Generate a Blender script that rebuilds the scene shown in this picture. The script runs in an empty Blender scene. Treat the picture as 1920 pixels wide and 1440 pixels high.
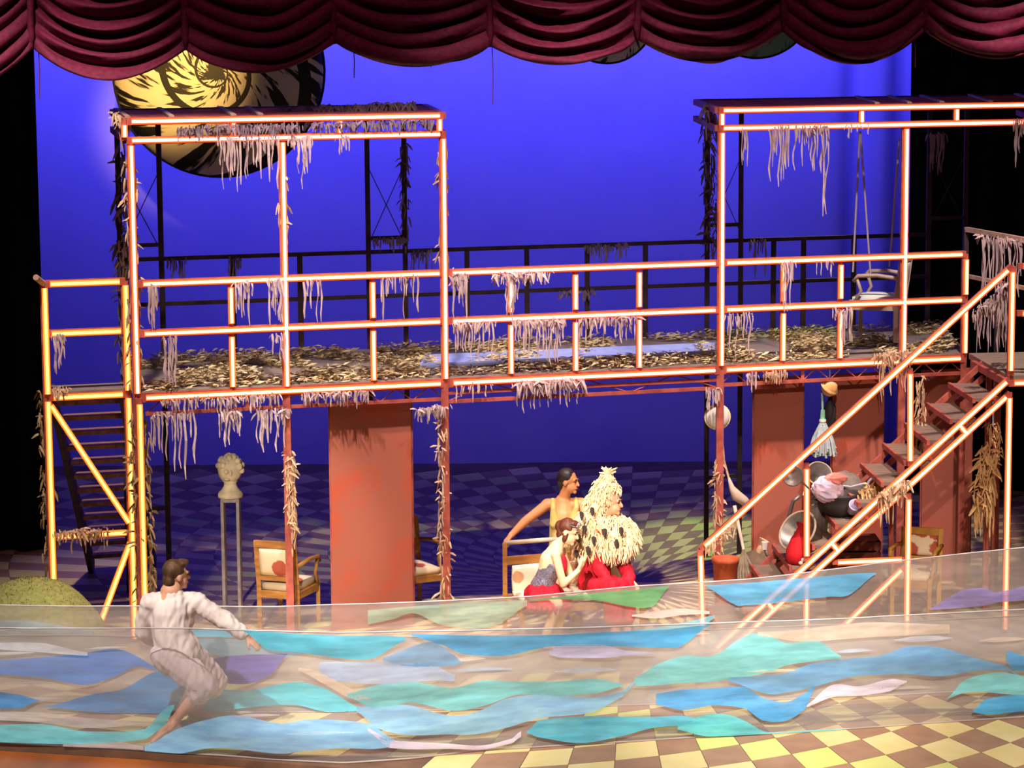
import bpy, bmesh, math, random
from mathutils import Vector as V, Matrix, noise
PI = math.pi
scn = bpy.context.scene
col = scn.collection

# ------------------------------------------------------------------ camera
F = 5000.0                      # focal length in pixels of the 1920 px wide frame
CAM = V((0, 0, 6.15))
PITCH, ROLL = math.radians(8.0), -0.007
c_f = V((0, math.cos(PITCH), -math.sin(PITCH)))
u0 = V((0, math.sin(PITCH), math.cos(PITCH))); r0 = V((1, 0, 0))
c_r = r0 * math.cos(ROLL) + u0 * math.sin(ROLL)
c_u = u0 * math.cos(ROLL) - r0 * math.sin(ROLL)
cam = bpy.data.cameras.new('camera'); cam.sensor_width = 36; cam.lens = 36 * F / 1920
cam.clip_end = 200
cam_o = bpy.data.objects.new('camera', cam); col.objects.link(cam_o)
m = Matrix((c_r, c_u, -c_f)).transposed().to_4x4(); m.translation = CAM
cam_o.matrix_world = m
scn.camera = cam_o

def ray(px, py):
    return c_f + c_r * ((px - 960) / F) + c_u * ((720 - py) / F)
def at_z(px, py, z):
    d = ray(px, py); return CAM + d * ((z - CAM.z) / d.z)
def at_y(px, py, y):
    d = ray(px, py); return CAM + d * (y / d.y)
def at_plane(px, py, a, b):     # vertical plane through plan points a, b
    d = ray(px, py); n = V((b.y - a.y, a.x - b.x, 0))
    return CAM + d * ((a - CAM).dot(n) / d.dot(n))

# ------------------------------------------------------------------ exposure, world, stage lights
scn.view_settings.view_transform = 'Standard'
scn.view_settings.look = 'None'
scn.view_settings.gamma = 1
scn.view_settings.exposure = 0.0
scn.view_settings.use_curve_mapping = False
scn.cycles.transparent_max_bounces = 24
scn.cycles.max_bounces = 6
scn.cycles.sample_clamp_indirect = 4
w = bpy.data.worlds.new('world'); scn.world = w; w.use_nodes = True
w.node_tree.nodes['Background'].inputs[0].default_value = (.30, .22, .40, 1)
w.node_tree.nodes['Background'].inputs[1].default_value = .05

def spot(name, loc, target, power, color, size, blend=.6, radius=.15):
    l = bpy.data.lights.new(name, 'SPOT'); l.energy = power; l.color = color
    l.spot_size = math.radians(size); l.spot_blend = blend; l.shadow_soft_size = radius
    o = bpy.data.objects.new(name, l); col.objects.link(o); o.location = loc
    o.rotation_euler = (V(target) - V(loc)).to_track_quat('-Z', 'Y').to_euler(); return o
def area(name, loc, target, power, color, sx, sy):
    l = bpy.data.lights.new(name, 'AREA'); l.shape = 'RECTANGLE'; l.size = sx; l.size_y = sy
    l.energy = power; l.color = color
    o = bpy.data.objects.new(name, l); col.objects.link(o); o.location = loc
    o.rotation_euler = (V(target) - V(loc)).to_track_quat('-Z', 'Y').to_euler(); return o

WARM = (1, .91, .80)
# lanterns on the front-of-house bar, washing the front of the stage
spot('front_wash_lantern', (-6.0, 11, 14.5), (-2.6, 22.5, .2), 16800, WARM, 21)
spot('front_wash_lantern', (0.3, 11, 14.5), (0.6, 22.4, .2), 16800, WARM, 21)
spot('front_wash_lantern', (6.5, 11, 14.5), (3.8, 22.9, .2), 16800, WARM, 21)
# steep rose lanterns over the scaffold
spot('scaffold_lantern', (-3.6, 21.6, 10.5), (-3.0, 25.4, 2.6), 4200, (1, .80, .74), 38, .8)
spot('scaffold_lantern', (-1.0, 21.6, 10.5), (-0.8, 25.9, 2.6), 4200, (1, .80, .74), 38, .8)
spot('scaffold_lantern', (1.6, 22.2, 10.5), (1.6, 26.5, 2.6), 4200, (1, .80, .74), 38, .8)
spot('scaffold_lantern', (4.6, 22.8, 10.5), (4.2, 27.0, 2.6), 4200, (1, .80, .74), 38, .8)
# follow spot on the group at the settee
spot('follow_spot_lantern', (-3.5, 4, 13), (0.85, 25.8, 1.05), 42000, (1, .90, .72), 3.4, .5)
# front-of-house specials: pedestal and armchair, and the heap on the right staircase
spot('chair_special_lantern', (-4.5, 2, 10.5), (-2.35, 26.3, .9), 22000, (1, .86, .68), 5.6, .7)
spot('stair_special_lantern', (1.5, 1, 12), (3.45, 26.2, 1.3), 11000, (1, .80, .66), 9.0, .6)
# magenta fill lamps, added to brighten the house curtain
for x in (-4.5, 0, 4.5): spot('curtain_fill', (x, 13.5, 12.5), (x * .8, 20.3, 5.9), 290, (1, .42, .62), 44)
# cyclorama lights: a bar of blue units high up in front of the back cloth
for k in range(7):
    area('cyclorama_lamp', (-6.6 + k * 2.2, 33.4, 9.4), (-6.6 + k * 2.2, 36.0, 6.8), 96, (.12, .105, 1), 2.0, .4).data.spread = math.radians(84)
# yellow special on the painted shell, and green wash on the whirl of the floor
spot('shell_lantern', (-3.3, 21.6, 7.6), (-4.1, 32.6, 5.4), 10500, (1, .58, .16), 11, 1)
spot('whirl_lantern', (3.6, 31, 9.5), (2.6, 30.4, 0), 3000, (.85, 1, .40), 22, .6)

# ------------------------------------------------------------------ material helpers
def S(r, g, b):
    f = lambda c: (c / 255 / 12.92) if c / 255 <= .04045 else ((c / 255 + .055) / 1.055) ** 2.4
    return (f(r), f(g), f(b), 1)
def new_mat(name):
    mt = bpy.data.materials.new(name); mt.use_nodes = True
    nt = mt.node_tree; return mt, nt, nt.nodes['Principled BSDF']
def mat(name, c1, c2=None, scale=6, rough=.7, metal=0, bump=0, stretch=None, detail=4, lo=.35, hi=.65, spec=.4):
    mt, nt, b = new_mat(name)
    b.inputs['Roughness'].default_value = rough; b.inputs['Metallic'].default_value = metal
    b.inputs['Specular IOR Level'].default_value = spec
    if c2 is None and not bump:
        b.inputs['Base Color'].default_value = c1; return mt
    tc = nt.nodes.new('ShaderNodeTexCoord'); mp = nt.nodes.new('ShaderNodeMapping')
    nt.links.new(tc.outputs['Object'], mp.inputs[0])
    if stretch: mp.inputs['Scale'].default_value = stretch
    nz = nt.nodes.new('ShaderNodeTexNoise'); nz.inputs['Scale'].default_value = scale; nz.inputs['Detail'].default_value = detail
    nt.links.new(mp.outputs[0], nz.inputs['Vector'])
    rp = nt.nodes.new('ShaderNodeValToRGB'); rp.color_ramp.elements[0].position = lo; rp.color_ramp.elements[1].position = hi
    rp.color_ramp.elements[0].color = c1; rp.color_ramp.elements[1].color = c2 or c1
    nt.links.new(nz.outputs[0], rp.inputs[0]); nt.links.new(rp.outputs[0], b.inputs['Base Color'])
    if bump:
        bp = nt.nodes.new('ShaderNodeBump'); bp.inputs['Strength'].default_value = bump; bp.inputs['Distance'].default_value = .02
        nt.links.new(nz.outputs[0], bp.inputs['Height']); nt.links.new(bp.outputs[0], b.inputs['Normal'])
    return mt
def emit(name, c, s):
    mt, nt, b = new_mat(name)
    b.inputs['Base Color'].default_value = (c[0], c[1], c[2], 1)
    b.inputs['Emission Color'].default_value = (c[0], c[1], c[2], 1); b.inputs['Emission Strength'].default_value = s
    return mt

# ------------------------------------------------------------------ object helpers
WL = {}                                                   # world location of every object
def tag(o, label=None, cat=None, group=None, kind=None):
    if label: o['label'] = label
    if cat: o['category'] = cat
    if group: o['group'] = group
    if kind: o['kind'] = kind
    return o
def thing(name, loc, label, cat, group=None):
    o = bpy.data.objects.new(name, None); col.objects.link(o); o.location = loc; o.empty_display_size = .1
    WL[o] = V(loc); return tag(o, label, cat, group)
class MB:
    def __init__(s): s.v = []; s.f = []; s.mi = []
    def add(s, vs, fs, mi=0):
        n = len(s.v); s.v += [V(p) for p in vs]; s.f += [[i + n for i in f] for f in fs]; s.mi += [mi] * len(fs); return s
    def box(s, c, size, M=None):
        c = V(c); sx, sy, sz = size[0] / 2, size[1] / 2, size[2] / 2
        vs = [V((x * sx, y * sy, z * sz)) for x in (-1, 1) for y in (-1, 1) for z in (-1, 1)]
        if M: vs = [M @ q for q in vs]
        return s.add([c + q for q in vs], [(0, 1, 3, 2), (4, 6, 7, 5), (0, 4, 5, 1), (2, 3, 7, 6), (0, 2, 6, 4), (1, 5, 7, 3)])
    def hexa(s, q, t):                                   # quad q (4 points) extruded by vector t
        q = [V(p) for p in q]; t = V(t)
        n = len(q); a = list(range(n))
        return s.add(q + [p + t for p in q], [a[::-1], [i + n for i in a]] + [(i, (i + 1) % n, (i + 1) % n + n, i + n) for i in a])
    def beam(s, a, b, w, h=None, up=(0, 0, 1)):
        a, b = V(a), V(b); d = (b - a).normalized(); u = V(up)
        if abs(d.dot(u)) > .95: u = V((0, 1, 0))
        x = d.cross(u).normalized(); y = x.cross(d).normalized(); h = h or w
        o = [x * w / 2 + y * h / 2, -x * w / 2 + y * h / 2, -x * w / 2 - y * h / 2, x * w / 2 - y * h / 2]
        vs = [a + p for p in o] + [b + p for p in o]
        return s.add(vs, [(3, 2, 1, 0), (4, 5, 6, 7), (0, 1, 5, 4), (1, 2, 6, 5), (2, 3, 7, 6), (3, 0, 4, 7)])
    def tube(s, pts, r, n=8, cap=True, flat=1.0):
        pts = [V(p) for p in pts]; k = len(pts)
        rs = r if isinstance(r, (list, tuple)) else [r] * k
        u = None; vs = []
        for i, p in enumerate(pts):
            d = (pts[min(i + 1, k - 1)] - pts[max(i - 1, 0)])
            d = d.normalized() if d.length > 1e-9 else V((0, 0, 1))
            if u is None: u = d.orthogonal().normalized()
            u = (u - d * u.dot(d)); u = u.normalized() if u.length > 1e-6 else d.orthogonal().normalized()
            x = d.cross(u)
            for j in range(n):
                a = 2 * PI * j / n; vs.append(p + (u * math.cos(a) + x * math.sin(a) * flat) * rs[i])
        fs = [(i * n + j, i * n + (j + 1) % n, (i + 1) * n + (j + 1) % n, (i + 1) * n + j) for i in range(k - 1) for j in range(n)]
        if cap: fs += [list(range(n))[::-1], [(k - 1) * n + j for j in range(n)]]
        return s.add(vs, fs)
    def lathe(s, base, prof, n=16, axis=(0, 0, 1)):
        q = V((0, 0, 1)).rotation_difference(V(axis)); vs = []; k = len(prof); base = V(base)
        for r, z in prof:
            for j in range(n):
                a = 2 * PI * j / n; vs.append(base + q @ V((r * math.cos(a), r * math.sin(a), z)))
        fs = [(i * n + j, i * n + (j + 1) % n, (i + 1) * n + (j + 1) % n, (i + 1) * n + j) for i in range(k - 1) for j in range(n)]
        fs += [list(range(n))[::-1], [(k - 1) * n + j for j in range(n)]]
        return s.add(vs, fs)
    def ring(s, c, r, t, axis, n=24, k=6):
        q = V((0, 0, 1)).rotation_difference(V(axis).normalized()); c = V(c); vs = []
        for i in range(n):
            a = 2 * PI * i / n
            for j in range(k):
                b = 2 * PI * j / k; vs.append(c + q @ V(((r + t * math.cos(b)) * math.cos(a), (r + t * math.cos(b)) * math.sin(a), t * math.sin(b))))
        return s.add(vs, [(i * k + j, ((i + 1) % n) * k + j, ((i + 1) % n) * k + (j + 1) % k, i * k + (j + 1) % k) for i in range(n) for j in range(k)])
    def ball(s, c, r, n=10, m_=7, M=None, jit=0, seed=0):
        rx, ry, rz = r if isinstance(r, (tuple, list)) else (r, r, r); c = V(c); vs = []; rd = random.Random(seed)
        for i in range(m_ + 1):
            t = PI * i / m_
            for j in range(n):
                a = 2 * PI * j / n; q = V((rx * math.sin(t) * math.cos(a), ry * math.sin(t) * math.sin(a), rz * math.cos(t)))
                if jit: q *= 1 + rd.uniform(-jit, jit)
                vs.append(c + (M @ q if M else q))
        return s.add(vs, [(i * n + j, (i + 1) * n + j, (i + 1) * n + (j + 1) % n, i * n + (j + 1) % n) for i in range(m_) for j in range(n)])
    def build(s, name, mt, parent=None, origin=None, smooth=False):
        o0 = WL[parent] if parent else V(origin if origin is not None else (0, 0, 0))
        me = bpy.data.meshes.new(name)
        me.from_pydata([tuple(p - o0) for p in s.v], [], s.f); me.update()
        for mm in (mt if isinstance(mt, (list, tuple)) else [mt]): me.materials.append(mm)
        if isinstance(mt, (list, tuple)): me.polygons.foreach_set('material_index', s.mi)
        if smooth: me.polygons.foreach_set('use_smooth', [True] * len(me.polygons))
        bm = bmesh.new(); bm.from_mesh(me)
        bmesh.ops.recalc_face_normals(bm, faces=bm.faces); bm.to_mesh(me); bm.free()
        o = bpy.data.objects.new(name, me); col.objects.link(o)
        if parent: o.parent = parent
        else: o.location = o0
        WL[o] = o0.copy(); return o
def share(src, name, parent, world_loc, M=None):          # another piece on the same mesh data
    o = bpy.data.objects.new(name, src.data); col.objects.link(o); o.parent = parent
    o.location = V(world_loc) - WL[parent]
    if M: o.rotation_euler = M.to_euler()
    WL[o] = V(world_loc); return o
def proj(p):
    d = V(p) - CAM; z = d.dot(c_f); return (960 + F * d.dot(c_r) / z, 720 - F * d.dot(c_u) / z)
def lerp(a, b, t): return a + (b - a) * t
def interp(tab, x):
    for (x0, y0), (x1, y1) in zip(tab, tab[1:]):
        if x <= x1: break
    return y0 + (y1 - y0) * (x - x0) / (x1 - x0)

# ------------------------------------------------------------------ back cloth, black drapes
M_cyc = mat('back_cloth_blue', (.42, .40, .95, 1), (.46, .44, .97, 1), 1.2, .9, spec=.1)
mb = MB(); nx = 160; xs = [-9 + 18 * i / nx for i in range(nx + 1)]
def cyc_y(x):
    y = 36.0 + .02 * math.sin(x * 1.3)
    if x > 4.35: y += .16 * (1 - math.cos((x - 4.35) * 9.5)) * min(1, (x - 4.35) / .3)
    return y
vs = [(x, cyc_y(x), z) for x in xs for z in (0, 3.5, 7, 14)]
mb.add(vs, [(i * 4 + k, i * 4 + 4 + k, i * 4 + 5 + k, i * 4 + 1 + k) for i in range(nx) for k in range(3)])
mb.hexa([(-9, 36.5, 0), (9, 36.5, 0), (9, 36.6, 0), (-9, 36.6, 0)], (0, 0, 14))
tag(mb.build('wall_back', M_cyc, smooth=True), 'blue lit back cloth filling the rear of the stage', 'wall', kind='structure')

M_black = mat('black_serge', (.006, .005, .006, 1), (.012, .010, .012, 1), 3, .95, spec=.1)
def drape(x0, x1, y, label, sgn):
    mb = MB(); n = 90; fr = []
    for i in range(n + 1):
        t = i / n; fr.append((lerp(x0, x1, t), y + .07 * math.sin(t * 70 + math.sin(t * 9))))
    vs = []
    for (x, yy) in fr: vs += [(x, yy, 0.005), (x, yy, 13), (x, yy + .06, 13), (x, yy + .06, 0.005)]
    fs = [(i * 4 + a, i * 4 + 4 + a, i * 4 + 4 + (a + 1) % 4, i * 4 + (a + 1) % 4) for i in range(n) for a in range(4)]
    fs += [(0, 1, 2, 3), (n * 4, n * 4 + 3, n * 4 + 2, n * 4 + 1)]
    mb.add(vs, fs); o = mb.build('stage_drape', M_black, None, (x0, y, 0), smooth=True)
    return tag(o, label, 'drape')
xl = at_y(78, 600, 30.2).x
drape(xl, xl - 4.5, 30.2, 'black side drape hanging left of the blue back cloth', -1)
xr = at_y(1706, 400, 33.6).x
drape(xr, xr + 4.5, 33.6, 'black side drape hanging behind the right booth and stairs', 1)

# ------------------------------------------------------------------ stage floor: whirl of checks
M_fl = mat('stage_floor_brown', S(92, 66, 52), S(112, 82, 62), 5, .55)
M_tl = mat('tile_straw', S(200, 180, 114), S(212, 194, 140), 3, .5, lo=.3, hi=.7)
M_tl2 = mat('tile_lime', S(184, 192, 98), S(200, 194, 120), 2, .5, lo=.3, hi=.7)
M_td = mat('tile_brown', S(140, 104, 80), S(156, 120, 94), 4, .55, lo=.3, hi=.7)
edge_px = [(-200, 1384), (0, 1394), (272, 1411), (640, 1440), (760, 1462)]
lip = [at_z(x, y, 0) for x, y in edge_px]
fl = [(-9, lip[0].y, 0)] + [tuple(p) for p in lip] + [(lip[-1].x + .6, 20.0, 0), (9, 19.6, 0), (9, 37, 0), (-9, 37, 0)]
floor = tag(MB().hexa(fl, (0, 0, -.12)).build('floor', M_fl), 'painted stage floor with a whirl of straw and brown checks', 'floor', kind='structure')
CW = V((1.2, 28.0, 0)); NS = 112; DR = .5; KS = 16 / (2 * PI)
def cell(rho, th):
    r = rho - KS * th; return V((CW.x + r * math.sin(th), CW.y - r * math.cos(th), 0))
def inside(p):
    if p.y > 35.7 or abs(p.x) > 7.5 or p.y < 20.2: return False
    x, y = proj(p)
    if x < 700 and y > interp(edge_px, max(x, -199)) - 6: return False
    return True
tiles = []
for j in range(NS):
    t0 = -PI + 2 * PI * j / NS; t1 = t0 + 2 * PI / NS; tm = (t0 + t1) / 2
    for i in range(-20, 46):
        if (i * DR) - KS * tm < .55 or (i * DR) - KS * tm > 11: continue
        g = .004
        q = [cell(i * DR + g, t0 + g / 8), cell(i * DR + g, t1 - g / 8), cell(i * DR + DR - g, t1 - g / 8), cell(i * DR + DR - g, t0 + g / 8)]
        if not all(inside(p) for p in q): continue
        pp = [proj(p) for p in q]
        ar = abs(sum(pp[a][0] * pp[(a + 1) % 4][1] - pp[(a + 1) % 4][0] * pp[a][1] for a in range(4))) / 2
        cx = sum(p[0] for p in pp) / 4; cy = sum(p[1] for p in pp) / 4
        vis = -20 < cx < 1940 and cy < 1460 and (cy > 1335 or (cy < 1110 and 300 < cx < 1320 and cy > 880))
        tiles.append((ar if vis else -1, q, (i + j) % 2, (i * 7 + j * 3) % 5))
tiles.sort(key=lambda t: -t[0])
rest = MB()
for n_, (ar, q, par, h) in enumerate(tiles):
    if n_ < 290 and ar > 0:
        MB().hexa(q, (0, 0, .003)).build('tile', (M_tl2 if h == 0 else M_tl) if par else M_td, floor)
    else:
        k = len(rest.f); rest.hexa(q, (0, 0, .003))
        rest.mi[k:] = [(2 if h == 0 else 1) if par else 0] * (len(rest.f) - k)
tag(rest.build('checker_paint', [M_td, M_tl, M_tl2], floor), kind='stuff')

# dark polished apron in front of the painted floor, at the left
M_ap = mat('apron_wood_glow', S(120, 64, 30), S(176, 96, 40), 1.6, .28, stretch=(1, .3, 1))  # orange glow reflected in the wood is put into its colour
ap = [(-9, lip[0].y - .01, 0)] + [(p.x, p.y - .01, 0) for p in lip] + [(lip[-1].x + .5, 19.3, 0), (-9, 19.3, 0)]
tag(MB().hexa([V(p) - V((0, 0, .06)) for p in ap], (0, 0, -.3)).build('trim_1', M_ap), 'dark polished wooden apron in front of the painted floor', 'floor', kind='structure')

# ------------------------------------------------------------------ swagged house curtain
M_cur = mat('maroon_velvet', S(120, 24, 58), S(86, 12, 40), 30, .75, lo=.3, hi=.7, spec=.3)
cur_y = 20.4
cusp = [(-230, 96), (62, 90), (350, 92), (628, 80), (918, 86), (1195, 74), (1470, 58), (1733, 58), (2010, 50)]
low = [160, 137, 124, 113, 109, 104, 108, 98]
c0 = at_y(960, 0, cur_y)
curtain = thing('house_curtain', (c0.x, cur_y, c0.z), 'maroon velvet festoon curtain swagged across the top of the stage', 'curtain')
random.seed(4)
for k in range(8):
    (xa, ya), (xb, yb) = cusp[k], cusp[k + 1]; lo_ = low[k]
    nu, nv = 40, 64; vs = []; ph = random.uniform(0, 6)
    A = at_y(xa, ya, cur_y); B = at_y(xb, yb, cur_y); mid = at_y((xa + xb) / 2, lo_, cur_y)
    sag0 = (A.z + B.z) / 2 - mid.z
    for j in range(nv + 1):
        h = 1.15 * j / nv                      # height above the hem
        for i in range(nu + 1):
            t = i / nu; s_ = 2 * t - 1
            bow = 1 - abs(s_) ** 2.0
            sag = (sag0 + .05 * math.exp(-h * 3) + .10 * min(h, .5)) * bow
            x = lerp(A.x, B.x, t); z = lerp(A.z, B.z, t) + h - sag
            f = math.sin(h * 48 + ph + .5 * math.sin(s_ * 2 + ph) + 2.2 * noise.noise(V((x * 1.6, h * 4, k)))) + .35 * math.sin(h * 103 + ph * 2 + 2 * noise.noise(V((x * 2.2, h * 6, k + 9))))
            amp = (.07 + .02 * math.sin(h * 17 + ph * 3)) * (1 - abs(s_) ** 5) * min(1, .5 + h * 3)
            y = cur_y - .13 * bow - amp * f - .05 * noise.noise(V((x * 3, z * 4, 1)))
            vs.append((x, y, z))
    mb = MB().add(vs, [(j * (nu + 1) + i, j * (nu + 1) + i + 1, (j + 1) * (nu + 1) + i + 1, (j + 1) * (nu + 1) + i) for j in range(nv) for i in range(nu)])
    o = mb.build('swag', M_cur, curtain, smooth=True)
    sm = o.modifiers.new('thick', 'SOLIDIFY'); sm.thickness = .03; sm.offset = 1
    if 0 < k:                                   # gathered tape between two swags
        MB().tube([A + V((0, -.03, h)) + V((random.uniform(-.008, .008), 0, 0)) for h in (-.01, .1, .25, .4, .6, .9, 1.15)], [.012, .03, .026, .034, .03, .034, .03], 8).build('gather_tape', M_cur, curtain, smooth=True)
M_thr = mat('thread', S(90, 12, 30))
for x, y, l in ((72, 100, 85), (175, 132, 14), (662, 92, 54), (806, 108, 18), (922, 88, 108), (1714, 66, 60), (1782, 92, 12), (1830, 95, 12)):
    a = at_y(x, y - 12, cur_y + .05); b = at_y(x + 2, y + l, cur_y + .05)
    MB().tube([a, (a + b) / 2 + V((.006, 0, 0)), b], .005, 4).build('loose_thread', M_thr, curtain)
# ------------------------------------------------------------------ scaffold: walkway, two booths, stairs
M_rust = mat('rust_red_steel', S(178, 92, 76), S(138, 62, 52), 9, .6, lo=.35, hi=.7, bump=.15)
M_dk = mat('dark_steel', S(52, 38, 42), S(70, 52, 50), 8, .7)
M_deck = mat('deck_board', S(112, 102, 90), S(138, 124, 106), 5, .8, stretch=(1, 6, 1))
M_pan = mat('rust_sheet', S(164, 92, 74), S(190, 72, 40), 1.5, .75, detail=8, lo=.5, hi=.68, bump=.2)
LED_R = emit('led_tube_red_glow', (1, .40, .30), 3.4)
LED_Y = emit('led_tube_amber_glow', (1, .44, .22), 3.2)
LED_G = emit('led_tube_gold_glow', (1, .50, .13), 2.5)
HALO_G = emit('led_halo_gold', (1, .24, .02), .85)  # gold halo of the landing tubes, as a self-lit material
HOUSE = emit('led_halo_orange', (1, .13, .02), .75)  # self-lit material standing in for the orange halo around the tubes

ZD = 2.47                                     # axis of the lit beam under the deck
A0 = at_z(293, 744, ZD); B0 = at_z(1680, 677, ZD)
dirL = (B0 - A0).normalized()
def ftp(px, py): return at_plane(px, py, A0, B0)
def deck_y(px): return 744 + (677 - 744) * (px - 293) / (1680 - 293)
def fpt(px, z, back=0.0):                     # point of the front line (px measured at deck level) lifted to z
    p = ftp(px, deck_y(px)); p = V((p.x, p.y, z))
    return p + depth(p) * back
def depth(p):                                 # plan vector from the front to the rear line
    t = (p.x - A0.x) / (B0.x - A0.x); return V((lerp(-.48, .10, t), 2.5, 0))
Ab, Bb = A0 + depth(A0), B0 + depth(B0)
def bpt(px, py, z):                           # point of the rear line seen at the pixel, lifted to z
    p = at_plane(px, py, Ab, Bb); return V((p.x, p.y, z))
NF = V((dirL.y, -dirL.x, 0))                  # toward the audience
Z_TOP, Z_MID, Z_R1, Z_R0 = 3.57, 3.09, 5.12, 4.94

def member(par, name, a, b, w=.07, m=None, led=None, trim=.06, off=None, h=None):
    a, b = V(a), V(b)
    o = MB().beam(a, b, w, h).build(name, m or M_rust, par)
    if led:
        d = (b - a).normalized(); off = off if off is not None else NF
        q = off * (w / 2 + .022)
        mb = MB().tube([a + d * trim + q, b - d * trim + q], .0145, 8)
        k = len(mb.f); q = off * (w / 2 + .006)
        mb.beam(a + d * trim * .9 + q, b - d * trim * .9 + q, .058, .012, off)  # wide glowing strip added behind the tube as its halo
        mb.mi[k:] = [1] * (len(mb.f) - k)
        mb.build('light_tube', [led, HALO_G if led is LED_G else HOUSE], o)
    return o

def bay_rails(par, p0, p1, balusters, led, top=True):
    member(par, 'top_rail', fpt(p0, Z_TOP), fpt(p1, Z_TOP), led=led)
    member(par, 'mid_rail', fpt(p0, Z_MID), fpt(p1, Z_MID), led=led)
    member(par, 'deck_beam', fpt(p0, ZD), fpt(p1, ZD), led=led, h=.09)
    for b in balusters:
        member(par, 'baluster', fpt(b, ZD), fpt(b, Z_MID), .05, led=led, trim=.07)
        member(par, 'baluster', fpt(b, Z_MID), fpt(b, Z_TOP), .05, led=led, trim=.07)
def bay_deck(par, p0, p1, lo=.0, hi=1.0):
    MB().hexa([fpt(p0, ZD, lo), fpt(p1, ZD, lo), fpt(p1, ZD, hi), fpt(p0, ZD, hi)], (0, 0, .05)).build('deck', M_deck, par)
def truss(par, p0, p1, zl, back=0.0, step=.30, dbl=False):
    a, b = fpt(p0, zl, back), fpt(p1, zl, back)
    member(par, 'truss_chord', a, b, .035)
    if dbl: member(par, 'truss_chord', a + V((0, 0, .085)), b + V((0, 0, .085)), .03)
    n = int((b - a).length / step); t = V((0, 0, ZD - .03 - zl))
    for i in range(n):
        u, v = a.lerp(b, i / n), a.lerp(b, (i + .5) / n); w_ = a.lerp(b, (i + 1) / n)
        MB().tube([u, v + t], .007, 5).build('truss_diagonal', M_rust, par); MB().tube([v + t, w_], .007, 5).build('truss_diagonal', M_rust, par)
        if i % 3 == 2: member(par, 'truss_upright', w_, w_ + t, .035)

def back_rails(par, p0, p1, posts):
    a, b = bpt(p0[0], p0[1], 0), bpt(p1[0], p1[1], 0)
    for z in (Z_TOP, Z_MID): member(par, 'rear_rail', a + V((0, 0, z)), b + V((0, 0, z)), .042, M_dk)
    member(par, 'rear_beam', a + V((0, 0, ZD)), b + V((0, 0, ZD)), .07, M_dk)
    for px in posts: member(par, 'rear_baluster', bpt(px, 540, ZD), bpt(px, 540, Z_TOP), .055, M_dk)

def booth(name, label, fronts, mids, rear_pairs, roof_px, rungs, below, slat_rng):
    base = fpt(fronts[0], 0); t = thing(name, base, label, 'scaffold')
    for f in fronts:
        member(t, 'post', fpt(f, ZD), fpt(f, Z_R0), .07, led=LED_R, trim=.05)
        member(t, 'post', fpt(f, 0), fpt(f, ZD), .075)
    L_, R_ = roof_px
    for z in (Z_R1, Z_R0): member(t, 'roof_beam', fpt(L_, z), fpt(R_, z), led=LED_R, trim=.05)
    for f in mids: member(t, 'roof_strut', fpt(f, Z_R0), fpt(f, Z_R1), .05, led=LED_R, trim=.035)
    for z in (Z_R1, Z_R0):
        member(t, 'roof_side_beam', fpt(L_, z), fpt(L_, z, 1), .06); member(t, 'roof_side_beam', fpt(R_, z), fpt(R_, z, 1), .06)
    member(t, 'roof_back_beam', fpt(L_, Z_R1, 1), fpt(R_, Z_R1, 1), .06, M_dk)
    for k, s_ in enumerate((.14, .28, .42, .56, .70, .84)):
        member(t, 'roof_slat', fpt(L_, Z_R1 + .01, s_), fpt(R_, Z_R1 + .01, s_), .10, h=.03)
    for f in slat_rng: member(t, 'roof_lath', fpt(f, Z_R1 + .04, .02), fpt(f, Z_R1 + .04, .9), .05, M_lath, h=.02)
    for (pa, pb) in rear_pairs:
        for px in (pa, pb): member(t, 'rear_post', bpt(px, 420, 0), bpt(px, 420, Z_R1), .052, M_dk)
        for z in rungs: member(t, 'ladder_rung', bpt(pa, 420, z), bpt(pb, 420, z), .04, M_dk)
        MB().tube([bpt(pa, 420, 3.65), bpt(pb, 420, 4.5)], .006, 4).build('cross_wire', M_dk, t)
        MB().tube([bpt(pb, 420, 3.65), bpt(pa, 420, 4.5)], .006, 4).build('cross_wire', M_dk, t)
    return t
M_lath = mat('pale_lath', S(190, 165, 140), S(150, 120, 100), 6)

# left booth
tL = booth('scaffold_booth', 'rust-red scaffold booth with glowing tubes below the yellow shell', (257, 537, 834), (246, 447, 644, 828), ((224, 301), (690, 759)), (250, 836), (3.72, 2.2, .9), True, (254, 335, 450, 500))
bay_rails(tL, 262, 834, (436, 700), LED_Y)
bay_deck(tL, 259, 833)
truss(tL, 272, 834, 2.31)
back_rails(tL, (224, 540), (759, 540), (437, 563))
# right booth
tR = booth('scaffold_booth', 'rust-red scaffold booth with glowing tubes above the right staircase', (1350, 1691), (1350, 1608, 1784, 1925), ((1326, 1389), (1741, 1810)), (1344, 1945), (3.75, 2.2, .9), True, (1640, 1700, 1760, 1850, 1936))
member(tR, 'post', fpt(1938, ZD), fpt(1938, Z_R0), .07, led=LED_R); member(tR, 'post', fpt(1938, 0), fpt(1938, ZD), .07)
bay_rails(tR, 1350, 1806, (1466, 1573), LED_Y)
for a, b in ((ZD, Z_MID), (Z_MID, Z_TOP)): member(tR, 'end_post', fpt(1806, a), fpt(1806, b), .065, led=LED_Y)
member(tR, 'end_post', fpt(1806, 0), fpt(1806, ZD), .06)
bay_deck(tR, 1351, 1812)
truss(tR, 1350, 1806, 2.31)
back_rails(tR, (1326, 540), (1741, 540), (1450, 1506, 1600))
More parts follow.
